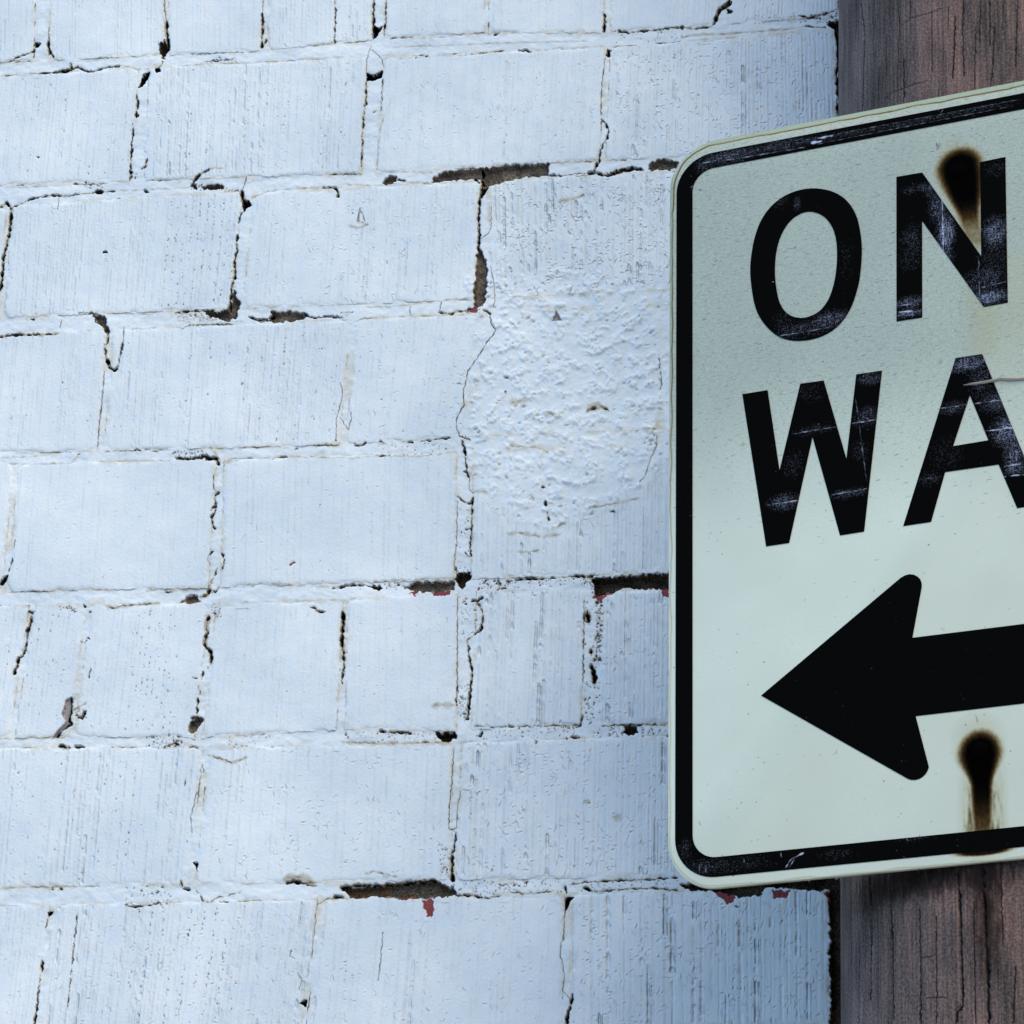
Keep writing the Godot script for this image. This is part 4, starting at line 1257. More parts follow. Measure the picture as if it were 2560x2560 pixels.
	var half := 300
	var pos := PackedVector3Array()
	var uv := PackedVector2Array()
	var around := half + 40
	for r in rows.size():
		var taper := 1.0 - 0.004 * (rows[r] - 2.6)
		for i in around + 1:
			var a := -PI * 0.5 + PI * i / half if i <= half else PI * 0.5 + PI * (i - half) / 40.0
			var u := arc * i / half if i <= half else arc * (1.0 - (i - half) / 40.0)
			var d := POLE_R * taper + 0.0006 * slow.get_noise_2d(u * 0.9, rows[r] * 120.0)
			if i <= half and rows[r] > 2.05 and rows[r] < 3.1:
				d += wood.depth_at(u, rows[r] * 1000.0 - POLE_LOW) * 0.001
			pos.append(Vector3(sin(a) * d, rows[r], cos(a) * d))
			uv.append(Vector2(u / arc, 1.0 - pingpong((rows[r] * 1000.0 - POLE_LOW) / 1060.0, 1.0)))
	var nor := PackedVector3Array()
	nor.resize(pos.size())
	var row := around + 1
	for r in rows.size():
		for i in around + 1:
			var a := pos[r * row + (i + 1 if i < around else 1)] - pos[r * row + (i - 1 if i > 0 else around - 1)]
			var c := pos[mini(r + 1, rows.size() - 1) * row + i] - pos[maxi(r - 1, 0) * row + i]
			nor[r * row + i] = a.cross(c).normalized()
	var idx := PackedInt32Array()
	for r in rows.size() - 1:
		for i in around:
			var n := r * row + i
			idx.append_array(PackedInt32Array([n, n + row, n + 1, n + 1, n + row, n + row + 1]))
	part("shaft", grid_mesh(pos, nor, uv, idx), mat, root)
	var cap := CylinderMesh.new()
	cap.top_radius = POLE_R * 0.97
	cap.bottom_radius = POLE_R * 0.985
	cap.height = 0.02
	var grey := StandardMaterial3D.new()
	grey.albedo_color = Color(0.4, 0.37, 0.35)
	grey.roughness = 0.9
	part("top_cap", cap, grey, root).position.y = 6.008

# ---------------------------------------------------------------- the sign

const SIGN_W := 482.0
const SIGN_H := 624.0
const FOOT := -304.8
const SIGN_TEXEL := 0.42

func rounded(half: float, top: float, foot: float, radius: float, per: int) -> PackedVector2Array:
	var out := PackedVector2Array()
	for c in 4:
		var middle := Vector2((half - radius) * (1.0 if c in [0, 3] else -1.0), top - radius if c < 2 else foot + radius)
		for k in per + 1:
			var p := middle + Vector2(radius, 0).rotated(PI * 0.5 * (c + float(k) / per))
			# the old plate is a degree out of square
			out.append(Vector2(p.x - 0.0178 * p.y, p.y))
	return out

func sign_uv(p: Vector2) -> Vector2:
	return Vector2(p.x / SIGN_W + 0.5, 0.5 - p.y / SIGN_H)  # beyond the edge the last texel goes on

func film(called: String, shapes: Array, z: float, m: Material, root: Node3D) -> void:
	var st := SurfaceTool.new()
	st.begin(Mesh.PRIMITIVE_TRIANGLES)
	for shape in shapes:
		var tri := Geometry2D.triangulate_polygon(shape)
		for k in range(0, tri.size(), 3):
			var t: Array[Vector2] = [shape[tri[k]], shape[tri[k + 1]], shape[tri[k + 2]]]
			if (t[1] - t[0]).cross(t[2] - t[0]) > 0.0:
				t = [t[0], t[2], t[1]]
			for p in t:
				st.set_normal(Vector3(0, 0, 1))
				st.set_uv(sign_uv(p))
				st.add_vertex(Vector3(p.x * 0.001, p.y * 0.001, z * 0.001))
	part(called, st.commit(), m, root)

func band(called: String, outer: PackedVector2Array, inner: PackedVector2Array, z: float, m: Material, root: Node3D) -> void:
	var quads := []
	var n := outer.size()
	for k in n:
		quads.append(PackedVector2Array([outer[k], outer[(k + 1) % n], inner[(k + 1) % n], inner[k]]))
	film(called, quads, z, m, root)

func smooth_loop(p: Array, per: int) -> PackedVector2Array:
	var out := PackedVector2Array()
	var n := p.size() / 2
	for i in n:
		var q: Array[Vector2] = []
		for k in [-1, 0, 1, 2]:
			var j: int = (i + k + n) % n
			q.append(Vector2(p[j * 2], p[j * 2 + 1]))
		for k in per:
			out.append(q[1].cubic_interpolate(q[2], q[0], q[3], float(k) / per))
	return out

func around_centre(p: PackedVector2Array, count: int) -> PackedVector2Array:
	# the same outline with its points at even angles, so that two outlines can be joined
	var middle := Vector2.ZERO
	for q in p:
		middle += q
	middle /= p.size()
	var out := PackedVector2Array()
	for k in count:
		var way := Vector2.RIGHT.rotated(TAU * k / count)
		var best := middle
		for i in p.size():
			var hit = Geometry2D.segment_intersects_segment(middle, middle + way * 1000.0, p[i], p[(i + 1) % p.size()])
			if hit != null:
				best = hit
				break
		out.append(best)
	return out

func pairs(p: Array) -> PackedVector2Array:
	var out := PackedVector2Array()
	for i in range(0, p.size(), 2):
		out.append(Vector2(p[i], p[i + 1]))
	return out

func sheet_colour(s: Sheet) -> void:
	var w := s.w
	var h := s.h
	var broad := stretched_noise(w, h, w / 8, h / 8, 0.03, 61, 3)
	var speck := noise_bytes(w, h, 0.2, 62, 3)
	var weave := stretched_noise(w, h, w / 3, h, 0.2, 63, 2)
	for y in h:
		var v := SIGN_H * (0.5 - (y + 0.5) / h)
		var old := smoothstep(-60.0, 120.0, v)
		for x in w:
			var i := y * w + x
			var n := (broad[i] - 128) / 128.0
			var f := ((speck[i] - 128) * 0.6 + (weave[i] - 128) * 0.4) / 128.0
			var k := 1.0 + 0.02 * n + f * lerpf(0.012, 0.13, clampf(old + 0.25 * n, 0.0, 1.0))
			s.color[i * 3] = int(clampf(lerpf(224, 180, old) * k, 0.0, 255.0))
			s.color[i * 3 + 1] = int(clampf(lerpf(228, 187, old) * k, 0.0, 255.0))
			s.color[i * 3 + 2] = int(clampf(lerpf(209, 173, old) * k, 0.0, 255.0))

func soak(s: Sheet, x: int, y: int, strength: float) -> void:
	# rust and tar: clear sheet, tan, brown, black
	if strength <= 0.02:
		return
	s.tint(x, y, Color(0.68, 0.61, 0.42), clampf(strength * 1.15, 0.0, 0.6))
	s.tint(x, y, Color(0.32, 0.225, 0.11), smoothstep(0.2, 0.7, strength))
	s.tint(x, y, Color(0.012, 0.01, 0.01), smoothstep(0.46, 1.0, strength))

func blot(p: Vector2, middle: Vector2, half: Vector2) -> float:
	# 1 inside, falling to 0 at twice the radius
	return clampf(2.0 - ((p - middle) / half).length(), 0.0, 1.0)

func sign_px(s: Sheet, p: Vector2) -> Vector2i:
	return Vector2i(int((p.x + SIGN_W * 0.5) / SIGN_TEXEL), int((SIGN_H * 0.5 - p.y) / SIGN_TEXEL))

func stains(s: Sheet) -> void:
	var a := Vector2(-3.1, 239.7)
	var c := Vector2(2.7, -223.8)
	for y in s.h:
		for x in range(int(s.w * 0.36), int(s.w * 0.66)):
			var p := Vector2((x + 0.5) * SIGN_TEXEL - SIGN_W * 0.5, SIGN_H * 0.5 - (y + 0.5) * SIGN_TEXEL)
			var n := fine.get_noise_2d(p.x * 3.0, p.y * 2.0) + 0.4 * fine.get_noise_2d(p.x * 16.0, p.y * 5.0)
			var d := 0.0
			if p.y > 80.0 and p.y < 292.0:
				# upper bolt: a drop that leans into the notch of the letter, tan below
				var down := a.y + 2.0 - p.y
				if down < 0.0:
					d = clampf((2.3 - Vector2((p.x - a.x) / 10.0, down / 10.0).length()) / 1.3, 0.0, 1.0)
				else:
					var half := lerpf(10.0, 5.0, smoothstep(0.0, 46.0, down))
					d = clampf((2.3 - absf(p.x - a.x - 7.0 * down / 44.0) / half) / 1.3, 0.0, 1.0) * lerpf(1.0, 0.42, smoothstep(22.0, 58.0, down)) * (1.0 - smoothstep(62.0, 84.0, down))
				d = maxf(d, 0.13 * blot(p, a + Vector2(13.0, -118.0), Vector2(8.0, 46.0)))
				d = maxf(d, 0.2 * blot(p, a + Vector2(-3.0, 14.0), Vector2(8.0, 9.0)))
			elif p.y < -180.0:
				# lower bolt: a round head of tar with a fading double run to the foot of the plate
				var down := c.y - p.y
				if down < 2.0:
					d = clampf((2.3 - Vector2((p.x - c.x) / 8.6, (down - 2.0) / 9.6).length()) / 1.3, 0.0, 1.0)
				else:
					var half := lerpf(8.6, 4.4, smoothstep(2.0, 26.0, down))
					d = clampf((2.3 - absf(p.x - c.x - 0.8 * smoothstep(2.0, 26.0, down)) / half) / 1.3, 0.0, 1.0) * lerpf(1.0, 0.56, smoothstep(18.0, 60.0, down)) * (0.25 if p.y < FOOT + 8.4 else 1.0)
					var veil := clampf((2.4 - absf(p.x - c.x - 1.5) / 8.0) / 1.2, 0.0, 1.0) * lerpf(0.28, 0.46, smoothstep(18.0, 55.0, down)) * (0.3 if p.y < FOOT + 8.4 else 1.0) * smoothstep(2.0, 22.0, down) * (0.8 + 0.5 * fine.get_noise_2d(p.x * 2.2, p.y * 0.5))
					d = maxf(d, veil)
				d = maxf(d, 0.8 * blot(p, Vector2(c.x + 1.0, FOOT + 8.4), Vector2(13.0, 2.2)))
				d = maxf(d, 0.16 * blot(p, c + Vector2(-1.0, 8.0), Vector2(11.0, 12.0)))
			if d > 0.0:
				soak(s, x, y, clampf(d + n * 0.05 * minf(d * 3.0, 1.0), 0.0, 1.0))

func weathering(s: Sheet) -> void:
	# crazing of the old film, denser towards the top
	for i in 7600:
		var p := Vector2(rng.randf_range(-SIGN_W * 0.5, SIGN_W * 0.5), rng.randf_range(-110.0, SIGN_H * 0.5))
		if rng.randf() > smoothstep(-90.0, 150.0, p.y):
			continue
		var long := rng.randf_range(0.8, 4.2)
		var up := rng.randf() < 0.2
		var way := Vector2(0.1, 0.6 * long) if up else Vector2(long, rng.randf_range(-0.3, 0.5))
		walk(s, [p.x + SIGN_W * 0.5, p.y + SIGN_H * 0.5, p.x + way.x + SIGN_W * 0.5, p.y + way.y + SIGN_H * 0.5], 0.42, 0.0, Color(0.30, 0.34, 0.33), rng.randf_range(0.2, 0.65), 0.5, 0.9)
	for i in 520:
		var p := Vector2(rng.randf_range(0.0, SIGN_W), rng.randf_range(0.0, SIGN_H))
		s.stamp(p.x, p.y, rng.randf_range(0.15, 0.5), 0.0, Color(0.22, 0.20, 0.16), rng.randf_range(0.25, 0.7))
	for i in 26:
		var p := Vector2(rng.randf_range(0.0, SIGN_W), rng.randf_range(0.0, SIGN_H))
		walk(s, [p.x, p.y, p.x + rng.randf_range(-2.0, 3.0), p.y + rng.randf_range(-3.0, 3.0)], 0.5, 0.0, Color(0.25, 0.25, 0.22), 0.5, 0.8, 0.8)
	# odd scrapes and a curl of hair by the bolts
	for l in [[-20.2, 261.0, -20.7, 268.2, 0.7, 0.25], [-20.7, 268.2, -18.3, 273.9, 0.7, 0.85], [-19.4, 261.6, -17.9, 267.6, 1.0, 0.55], [0.1, -196.5, 1.9, -203.3, 0.5, 0.40], [-101.4, -211.7, -101.1, -214.4, 0.6, 0.30], [-204.1, -253.7, -202.5, -257.2, 0.6, 0.40], [-213.4, 266.2, -210.7, 264.1, 1.1, 0.40], [-54.2, -46.8, -53.5, -47.9, 0.4, 0.40], [-156.0, -214.8, -154.3, -215.1, 0.6, 0.30]]:
		walk(s, [l[0] + SIGN_W * 0.5, l[1] + SIGN_H * 0.5, l[2] + SIGN_W * 0.5, l[3] + SIGN_H * 0.5], l[4], 0.0, Color(l[5], l[5], l[5] * 0.95), 0.6, 0.4, 0.8)
	# where the reflective film ends short of the plate's rim, a brown line of dirt wanders along
	var rim := rounded(230.4, 304.6, -302.8, 36.0, 10)
	for k in rim.size():
		var p := rim[k]
		var q := rim[(k + 1) % rim.size()]
		var steps := maxi(int(p.distance_to(q) / 0.5), 1)
		for j in steps:
			var m := p.lerp(q, float(j) / steps)
			var top := smoothstep(-120.0, 250.0, m.y)
			m += -m.normalized() * (1.4 * slow.get_noise_2d(m.x * 2.4, m.y * 2.4) + lerpf(-1.9, 1.3, top) * (1.0 if m.y > 250.0 else 0.3))
			var u := m.x + SIGN_W * 0.5
			var v := m.y + SIGN_H * 0.5
			s.stamp(u, v, 1.1, 0.0, Color(0.62, 0.55, 0.36), 0.10 * top + 0.03)
			s.stamp(u, v, lerpf(0.3, 0.5, top), 0.0, Color(0.36, 0.25, 0.13), lerpf(0.16, 0.8, top))
	# the bare rim outside that line is yellowed
	for y in s.h:
		for x in s.w:
			var p := Vector2((x + 0.5) * SIGN_TEXEL - SIGN_W * 0.5, SIGN_H * 0.5 - (y + 0.5) * SIGN_TEXEL)
			var side := 232.6 - absf(p.x + 0.0178 * p.y)
			var gap := minf(side + 1.6, minf(308.0 - p.y, p.y - FOOT))
			var top := smoothstep(-100.0, 260.0, p.y)
			if gap < 1.0 + 3.4 * top + 0.8 * slow.get_noise_2d(p.x * 2.4, p.y * 2.4):
				s.tint(x, y, Color(0.63, 0.68, 0.58), 0.6 * top)
				s.tint(x, y, Color(0.52, 0.47, 0.30), 0.3 * clampf(1.2 - gap, 0.0, 1.0))
			elif x > s.w * 0.5 and p.y < 170.0 and p.y > 20.0:
				s.tint(x, y, Color(0.80, 0.76, 0.56), 0.22 * smoothstep(1.0, 18.0, p.x) * smoothstep(20.0, 120.0, p.y) * smoothstep(170.0, 150.0, p.y))

func scuffs(s: Sheet) -> void:
	# ink rubbed through to the sheet along the weave of the film: where, how far, how strong
	var rub := [
		[-14.6, 188.3, 6.3, 15.2, 0.95],
		[-21.1, 211.0, 6.3, 11.4, 0.50],
		[-16.4, 167.4, 7.6, 6.3, 0.50],
		[23.6, 182.3, 8.9, 11.4, 0.75],
		[21.7, 160.1, 11.4, 15.2, 0.22],
		[18.2, 128.0, 14.0, 5.7, 0.85],
		[13.1, 142.3, 15.2, 10.2, 0.40],
		[-43.7, 135.0, 11.4, 5.1, 0.60],
		[-43.8, 126.1, 11.4, 3.3, 0.75],
		[-40.9, 188.9, 7.6, 10.2, 0.30],
		[-42.5, 172.5, 8.9, 10.2, 0.20],
		[-36.1, 230.9, 11.4, 3.8, 0.30],
		[-26.4, 227.4, 5.1, 6.3, 0.40],
		[24.9, 235.4, 7.6, 6.3, 0.20],
		[-104.2, 132.6, 14.0, 6.3, 0.55],
		[-125.4, 127.3, 22.9, 6.3, 0.35],
		[-142.4, 138.0, 7.6, 7.6, 0.20],
		[-131.9, 236.3, 2.8, 5.8, 0.40],
		[-145.6, 242.2, 6.3, 6.3, 0.18],
		[-92.7, 182.1, 5.1, 15.2, 0.10],
		[-73.9, 77.3, 8.9, 5.1, 0.50],
		[-77.0, 46.3, 8.9, 7.6, 0.42],
		[-82.6, 19.7, 6.3, 7.6, 0.25],
		[-140.5, -13.1, 11.4, 6.3, 0.55],
		[-133.6, 16.2, 7.6, 10.2, 0.18],
		[-91.0, -13.5, 12.7, 3.8, 0.40],
		[-115.6, 42.5, 15.2, 3.8, 0.25],
		[-122.5, 73.1, 11.4, 7.6, 0.15],
		[0.9, 76.8, 14.0, 6.3, 0.75],
		[9.9, 60.7, 8.9, 12.7, 0.35],
		[-11.9, 42.7, 10.2, 5.1, 0.40],
		[21.4, 41.4, 11.4, 7.6, 0.50],
		[27.4, 17.6, 10.2, 11.4, 0.80],
		[33.4, -1.8, 7.6, 11.4, 0.65],
		[-16.6, 6.2, 11.4, 11.4, 0.15],
		[33.1, -13.1, 7.6, 5.1, 0.50],
		[-30.3, -11.6, 7.6, 5.1, 0.25],
		[-187.0, 290.4, 19.1, 6.3, 0.55],
		[-145.8, 291.4, 25.4, 5.1, 0.45],
		[-207.7, 286.7, 7.6, 7.6, 0.40],
		[-96.5, 290.5, 27.9, 2.8, 0.30],
		[-46.5, 289.4, 31.8, 2.3, 0.30],
		[9.6, 289.9, 31.8, 2.3, 0.28],
		[-202.3, -287.7, 15.2, 5.1, 0.25],
		[-178.1, -288.8, 25.4, 5.1, 0.20],
		[-214.7, -274.6, 5.1, 7.6, 0.30],
		[-101.7, -288.6, 11.4, 3.8, 0.20],
		[-47.5, -282.5, 10.2, 2.5, 0.20],
	]
	for r in rub:
		var lo := sign_px(s, Vector2(r[0] - r[2] * 1.6, r[1] + r[3] * 1.6))
		var hi := sign_px(s, Vector2(r[0] + r[2] * 1.6, r[1] - r[3] * 1.6))
		for y in range(maxi(lo.y, 0), mini(hi.y, s.h)):
			for x in range(maxi(lo.x, 0), mini(hi.x, s.w)):
				var dx: float = ((x + 0.5) * SIGN_TEXEL - SIGN_W * 0.5 - r[0]) / r[2]
				var dy: float = (SIGN_H * 0.5 - (y + 0.5) * SIGN_TEXEL - r[1]) / r[3]
				var e := clampf(1.45 - sqrt(dx * dx + dy * dy), 0.0, 1.0) * float(r[4])
				if e <= 0.01:
					continue
				var across := 0.5 + 0.5 * fine.get_noise_2d(x * 0.3, y * 4.0)
				var along := 0.5 + 0.5 * fine.get_noise_2d(x * 4.0 + 400.0, y * 0.3)
				var grit := rng.randf()
				var k := e * (0.15 + 1.15 * maxf(across, along) * maxf(across, along))
				var lit := 0.55 + 0.5 * rng.randf() if grit < k * 1.15 else 0.30 * k
				s.tint(x, y, Color(0.66, 0.69, 0.80), clampf(lit * clampf(0.4 + k, 0.0, 1.0), 0.0, 0.85))
	var lines := [
		[-135.1, 41.3, -100.4, 41.7, 0.50, 0.50],
		[-89.3, 42.5, -70.1, 42.3, 0.60, 0.70],
		[-154.4, -13.6, -130.5, -13.6, 0.60, 0.75],
		[-104.7, -13.1, -76.7, -12.2, 0.50, 0.60],
		[-85.8, 63.9, -77.4, -7.1, 0.45, 0.40],
		[12.2, 19.8, 32.7, 19.5, 0.70, 0.85],
		[-21.3, 43.6, 25.4, 42.9, 0.60, 0.50],
		[25.3, -10.4, 38.4, -10.4, 0.90, 0.60],
		[24.5, -18.4, 43.4, -18.9, 0.80, 0.90],
		[-38.3, -10.6, -20.9, -11.3, 0.40, 0.35],
		[-16.8, 217.8, -16.8, 172.1, 0.60, 0.80],
		[10.2, 163.8, 10.2, 122.1, 0.45, 0.50],
		[-53.4, 133.8, -40.3, 133.2, 0.60, 0.60],
		[-52.1, 128.3, -41.0, 127.3, 0.90, 0.85],
		[11.7, 137.4, 31.3, 138.9, 0.60, 0.50],
		[-145.2, 124.9, -97.2, 125.3, 0.50, 0.50],
		[-212.2, 288.5, -198.8, 288.9, 0.50, 0.60],
		[-191.4, 287.3, -125.4, 285.5, 0.60, 0.40],
		[-125.4, 291.9, 44.3, 291.7, 0.50, 0.35],
		[-118.2, 286.4, 44.1, 287.1, 0.50, 0.40],
		[-120.3, 288.4, -110.9, 288.0, 1.40, 0.85],
		[-115.3, 291.3, -102.3, 291.0, 1.00, 0.70],
		[-19.3, 297.4, -17.2, 292.5, 0.60, 0.60],
		[-17.2, 292.5, -14.6, 295.9, 0.60, 0.60],
		[-138.6, -294.7, -134.4, -288.6, 1.00, 0.80],
		[-134.4, -288.6, -125.2, -284.9, 0.90, 0.75],
		[-135.9, -294.9, -131.7, -288.2, 0.60, 0.60],
		[-198.3, -286.8, -198.2, -292.7, 0.40, 0.60],
		[-203.0, -285.0, -202.9, -292.9, 0.40, 0.60],
		[-184.9, -284.2, -184.5, -289.5, 0.40, 0.50],
		[-169.9, -284.4, -169.1, -288.4, 0.70, 0.60],
		[-142.3, -282.6, -141.6, -287.2, 0.60, 0.50],
		[-105.6, -286.3, -104.9, -289.6, 0.40, 0.50],
		[-94.5, -286.1, -94.1, -288.7, 0.40, 0.50],
		[-53.0, -294.8, -52.1, -296.2, 0.70, 0.80],
		[-50.0, -282.2, -49.4, -284.2, 0.60, 0.60],
		[-42.4, -282.8, -39.2, -282.7, 0.50, 0.50],
		[-220.1, 268.4, -217.9, 269.9, 0.80, 0.60],
		[-219.6, 279.5, -219.2, 278.2, 0.70, 0.60],
		[-151.4, 172.5, -150.2, 172.3, 1.00, 0.90],
	]
	for l in lines:
		walk(s, [l[0] + SIGN_W * 0.5, l[1] + SIGN_H * 0.5, l[2] + SIGN_W * 0.5, l[3] + SIGN_H * 0.5], l[4], 0.0, Color(0.72, 0.75, 0.84), l[5], 0.4, 1.4)
	for i in 420:
		var p := Vector2(rng.randf_range(0.0, SIGN_W), rng.randf_range(0.0, SIGN_H))
		s.stamp(p.x, p.y, rng.randf_range(0.12, 0.42), 0.0, Color(0.6, 0.62, 0.7), rng.randf_range(0.2, 0.8))

func build_sign() -> void:
	var root := thing("road_sign", SIGN_AT, SIGN_TURN, "weathered rectangular one way sign with black arrow pointing left on the wooden pole", "sign")
	var panel := Sheet.new(SIGN_W, SIGN_H, SIGN_TEXEL)
	sheet_colour(panel)
	weathering(panel)
	stains(panel)
	var film_mat := StandardMaterial3D.new()
	film_mat.albedo_texture = panel.picture()
	film_mat.roughness = 0.7
	film_mat.metallic_specular = 0.07
	film_mat.texture_repeat = false
	var inked := Sheet.new(SIGN_W, SIGN_H, SIGN_TEXEL)
	inked.color.fill(9)
	scuffs(inked)
	var ink := StandardMaterial3D.new()
	ink.albedo_texture = inked.picture()
	ink.roughness = 0.9
	ink.metallic_specular = 0.08
	ink.texture_repeat = false
	# the plate: rounded corners, a softened rim, a bare back
	var st := SurfaceTool.new()
	st.begin(Mesh.PRIMITIVE_TRIANGLES)
	var rings := [[rounded(232.6, 308.0, FOOT, 38.0, 12), -2.6], [rounded(232.6, 308.0, FOOT, 38.0, 12), -0.7], [rounded(232.4, 307.8, FOOT + 0.2, 37.8, 12), -0.2], [rounded(231.8, 307.2, FOOT + 0.8, 37.2, 12), 0.0]]
	for k in 3:
		var a: PackedVector2Array = rings[k][0]
		var c: PackedVector2Array = rings[k + 1][0]
		for i in a.size():
			var j := (i + 1) % a.size()
			for q in [[a[i], rings[k][1]], [c[i], rings[k + 1][1]], [a[j], rings[k][1]], [a[j], rings[k][1]], [c[i], rings[k + 1][1]], [c[j], rings[k + 1][1]]]:
				st.set_uv(sign_uv(q[0]))
				st.add_vertex(Vector3(q[0].x, q[0].y, q[1]) * 0.001)
	for side in [0, 3]:
		var shape: PackedVector2Array = rings[side][0]
		for i in range(1, shape.size() - 1):
			var t := [shape[0], shape[i + 1], shape[i]] if side == 3 else [shape[0], shape[i], shape[i + 1]]
			for q in t:
				st.set_uv(sign_uv(q))
				st.add_vertex(Vector3(q.x, q.y, rings[side][1]) * 0.001)
	st.set_smooth_group(-1)
	st.generate_normals()
	part("panel", st.commit(), film_mat, root)
	band("border", rounded(226.8, 296.6, -296.6, 31.0, 12), rounded(213.4, 282.6, -281.9, 18.0, 12), 0.35, ink, root)
	band("letter", around_centre(smooth_loop([-119.6, 247.9, -103.9, 242.1, -92.5, 232.3, -84.8, 218.3, -81.3, 202.9, -80, 187.3, -80.9, 170.7, -83.1, 155.9, -89.5, 137.4, -100, 124.3, -114.1, 118.1, -131, 118.1, -145.2, 123.8, -156.6, 135.7, -163.9, 149.5, -167.6, 165.6, -169.5, 184.4, -168.6, 199.8, -165.5, 216.3, -159.4, 230.8, -149.3, 241.7, -135.5, 247.7], 6), 96), around_centre(smooth_loop([-121.1, 227.6, -111.1, 222, -104, 211.7, -100.5, 199, -99.8, 183.5, -101.3, 166.9, -105.6, 151.3, -112.6, 141.4, -121.8, 137.3, -131, 137.9, -139.6, 143.3, -145.3, 153, -148.2, 166.5, -149.4, 180.6, -148.6, 195.9, -145.2, 210, -138.6, 221.2, -130.4, 226.9], 6), 96), 0.35, ink, root)
	film("letter", [pairs([-52.3, 244.3, -32, 244, 12.3, 163.5, 13.1, 243.7, 32.7, 244.2, 31.5, 121.1, 13.3, 120.8, -32.6, 202.1, -33.6, 120.5, -53.5, 120.7])], 0.35, ink, root)
	film("letter", [pairs([80, 244.2, 164, 244.2, 164, 216.2, 99.5, 216.2, 99.5, 196.7, 152.2, 196.7, 152.2, 168.7, 99.5, 168.7, 99.5, 149.1, 164, 149.1, 164, 121.1, 80, 121.1])], 0.35, ink, root)
	film("letter", [pairs([-174.8, 80.9, -154.6, 80.9, -144.8, 13.2, -128.8, 81.9, -110.4, 81.5, -92.9, 14.4, -85, 82.2, -65, 82, -79.6, -46.2, -98, -46.6, -119.1, 36, -137, -46.9, -154.9, -47.1])], 0.35, ink, root)
	film("letter", [pairs([-8.8, 82.6, 1.4, 50.3, -11.9, 11.6, -18.2, -8.2, -29.3, -46, -50.2, -46.2]), pairs([-8.8, 82.6, 11.3, 82.4, 1.4, 50.3]), pairs([11.3, 82.4, 53.6, -44.2, 34.2, -44.7, 21.5, -8.4, 14.4, 12.1, 1.4, 50.3]), pairs([-11.9, 11.6, 14.4, 12.1, 21.5, -8.4, -18.2, -8.2])], 0.35, ink, root)
	film("letter", [pairs([80, 81.5, 116, 81.5, 132, 33.5, 148, 81.5, 184, 81.5, 149, 10.9, 149, -47.1, 115, -47.1, 115, 10.9])], 0.35, ink, root)
	film("arrow", [pairs([-157.9, -163.7, -52.7, -86.5, -49.6, -85, -46.2, -84.5, -42.9, -85.2, -40.1, -87, -38, -89.5, -37, -92.5, -36.9, -95.6, -44.3, -133.7, 156, -134, 156, -192.9, -42.7, -193.2, -33.6, -232, -34.6, -234.7, -36.2, -237, -38.3, -238.8, -40.9, -240, -43.6, -240.4, -46.3, -240.1, -48.8, -239.1])], 0.35, ink, root)
	# bolt heads, sunk in tar
	var tar := StandardMaterial3D.new()
	tar.albedo_color = Color(0.02, 0.018, 0.018)
	tar.roughness = 0.95
	tar.metallic_specular = 0.05
	for p in [Vector2(-3.1, 239.7), Vector2(2.7, -223.8)]:
		var head := SphereMesh.new()
		head.radius = 0.0065
		head.height = 0.005
		head.radial_segments = 20
		head.rings = 8
		head.is_hemisphere = false
		var o := part("bolt", head, tar, root)
		o.position = Vector3(p.x * 0.001, p.y * 0.001, 0.0)
		o.rotation.x = PI * 0.5
	# a sliver of film that has lifted above the second row of letters
	var curl := SurfaceTool.new()
	curl.begin(Mesh.PRIMITIVE_TRIANGLES)
	var spine := [-3.3, 59.3, 0.3, 3.2, 59.3, 0.9, 11.2, 59.0, 1.1, 17.8, 59.3, 1.2, 24.5, 59.9, 1.4, 31.1, 58.2, 1.5, 37.7, 57.1, 1.2, 45.6, 56.6, 1.1, 56.1, 56.4, 0.6]
	var rows := []
	for k in spine.size() / 3:
		rows.append([Vector3(spine[k * 3], spine[k * 3 + 1] - spine[k * 3 + 2], 0.4) * 0.001, Vector3(spine[k * 3], spine[k * 3 + 1], 1.0 + spine[k * 3 + 2] * 0.9) * 0.001, Vector3(spine[k * 3], spine[k * 3 + 1] + spine[k * 3 + 2], 0.4) * 0.001])
	for k in rows.size() - 1:
		for j in 2:
			for v in [rows[k][j], rows[k][j + 1], rows[k + 1][j], rows[k + 1][j], rows[k][j + 1], rows[k + 1][j + 1]]:
				curl.add_vertex(v)
	curl.generate_normals()
	var old := StandardMaterial3D.new()
	old.albedo_color = Color(0.66, 0.62, 0.55)
	old.roughness = 0.7
	part("lifted_film", curl.commit(), old, root)

# ---------------------------------------------------------------- everything

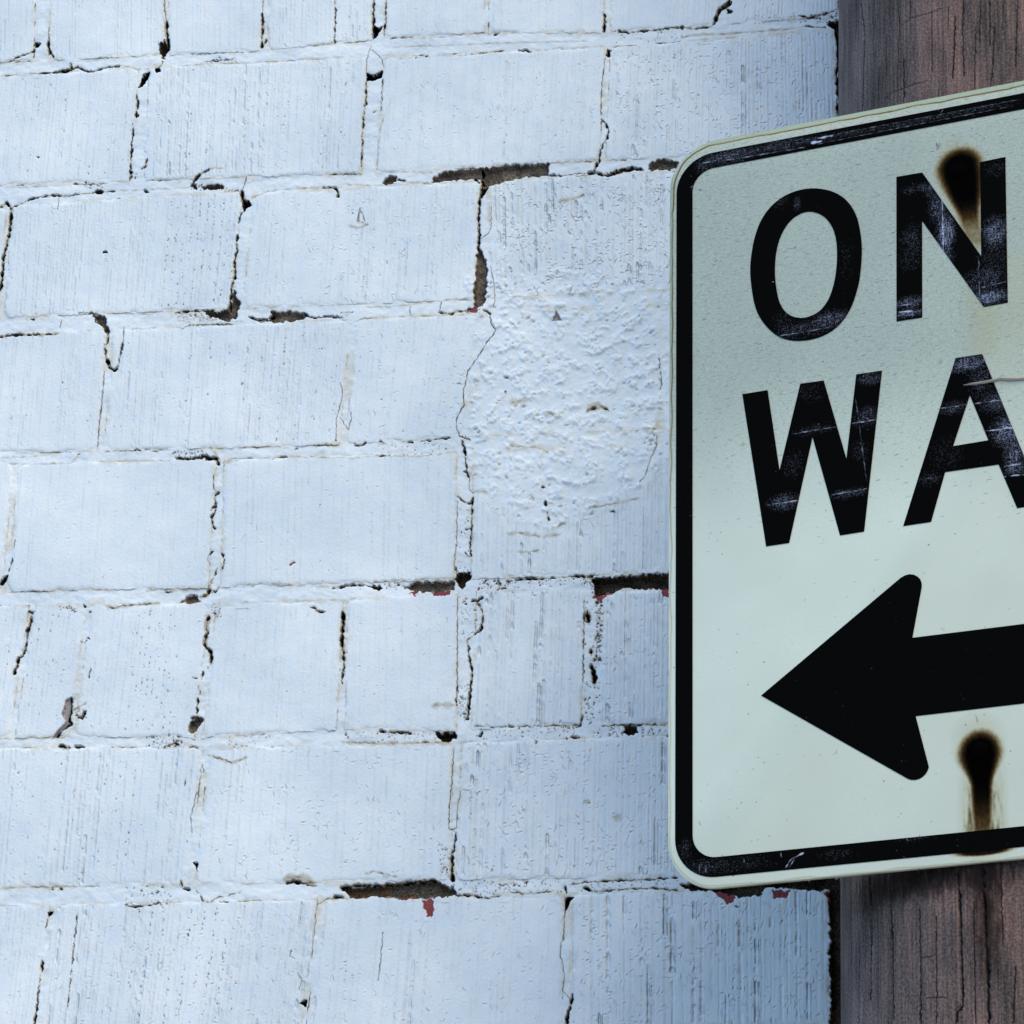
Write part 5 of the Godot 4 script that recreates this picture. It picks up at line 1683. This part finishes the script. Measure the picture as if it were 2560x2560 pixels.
func _ready() -> void:
	rng.seed = 20
	fine.noise_type = FastNoiseLite.TYPE_SIMPLEX_SMOOTH
	fine.frequency = 0.1
	fine.fractal_octaves = 2
	fine.seed = 3
	slow.noise_type = FastNoiseLite.TYPE_SIMPLEX_SMOOTH
	slow.frequency = 0.01
	slow.fractal_octaves = 3
	slow.seed = 8
	var camera := Camera3D.new()
	camera.name = "camera"
	camera.position = Vector3(0, 1.600, 2.420)
	camera.rotation = Vector3(0.42527, 0.17733, 0.04369)
	camera.fov = 18.1806
	camera.near = 0.05
	camera.far = 400.0
	add_child(camera)
	var sky_look := ProceduralSkyMaterial.new()
	sky_look.sky_top_color = Color(0.44, 0.685, 0.935)
	sky_look.sky_horizon_color = Color(0.53, 0.765, 0.97)
	sky_look.sky_curve = 0.35
	sky_look.ground_bottom_color = Color(0.27, 0.32, 0.37)
	sky_look.ground_horizon_color = Color(0.42, 0.49, 0.57)
	sky_look.sky_energy_multiplier = 1.0
	sky_look.sun_angle_max = 1.0
	var env := Environment.new()
	env.background_mode = Environment.BG_SKY
	env.sky = Sky.new()
	env.sky.sky_material = sky_look
	env.tonemap_mode = Environment.TONE_MAPPER_LINEAR
	env.tonemap_exposure = 1.84
	env.sdfgi_enabled = true
	env.ssao_enabled = true
	env.ssil_enabled = true
	var around := WorldEnvironment.new()
	around.name = "environment"
	around.environment = env
	add_child(around)
	var sun := DirectionalLight3D.new()
	sun.name = "sun"
	sun.light_energy = 0.40
	sun.light_color = Color(1.0, 0.985, 0.95)
	sun.light_angular_distance = 50.0
	sun.shadow_enabled = true
	sun.rotation_degrees = Vector3(-48, 33, 0)
	add_child(sun)
	var ground := MeshInstance3D.new()
	ground.name = "pavement"
	var sheet := PlaneMesh.new()
	sheet.size = Vector2(300, 300)
	ground.mesh = sheet
	var stone := StandardMaterial3D.new()
	stone.albedo_color = Color(0.52, 0.51, 0.5)
	stone.roughness = 0.9
	ground.material_override = stone
	ground.set_meta("kind", "structure")
	add_child(ground)
	build_wall()
	build_pole()
	build_sign()
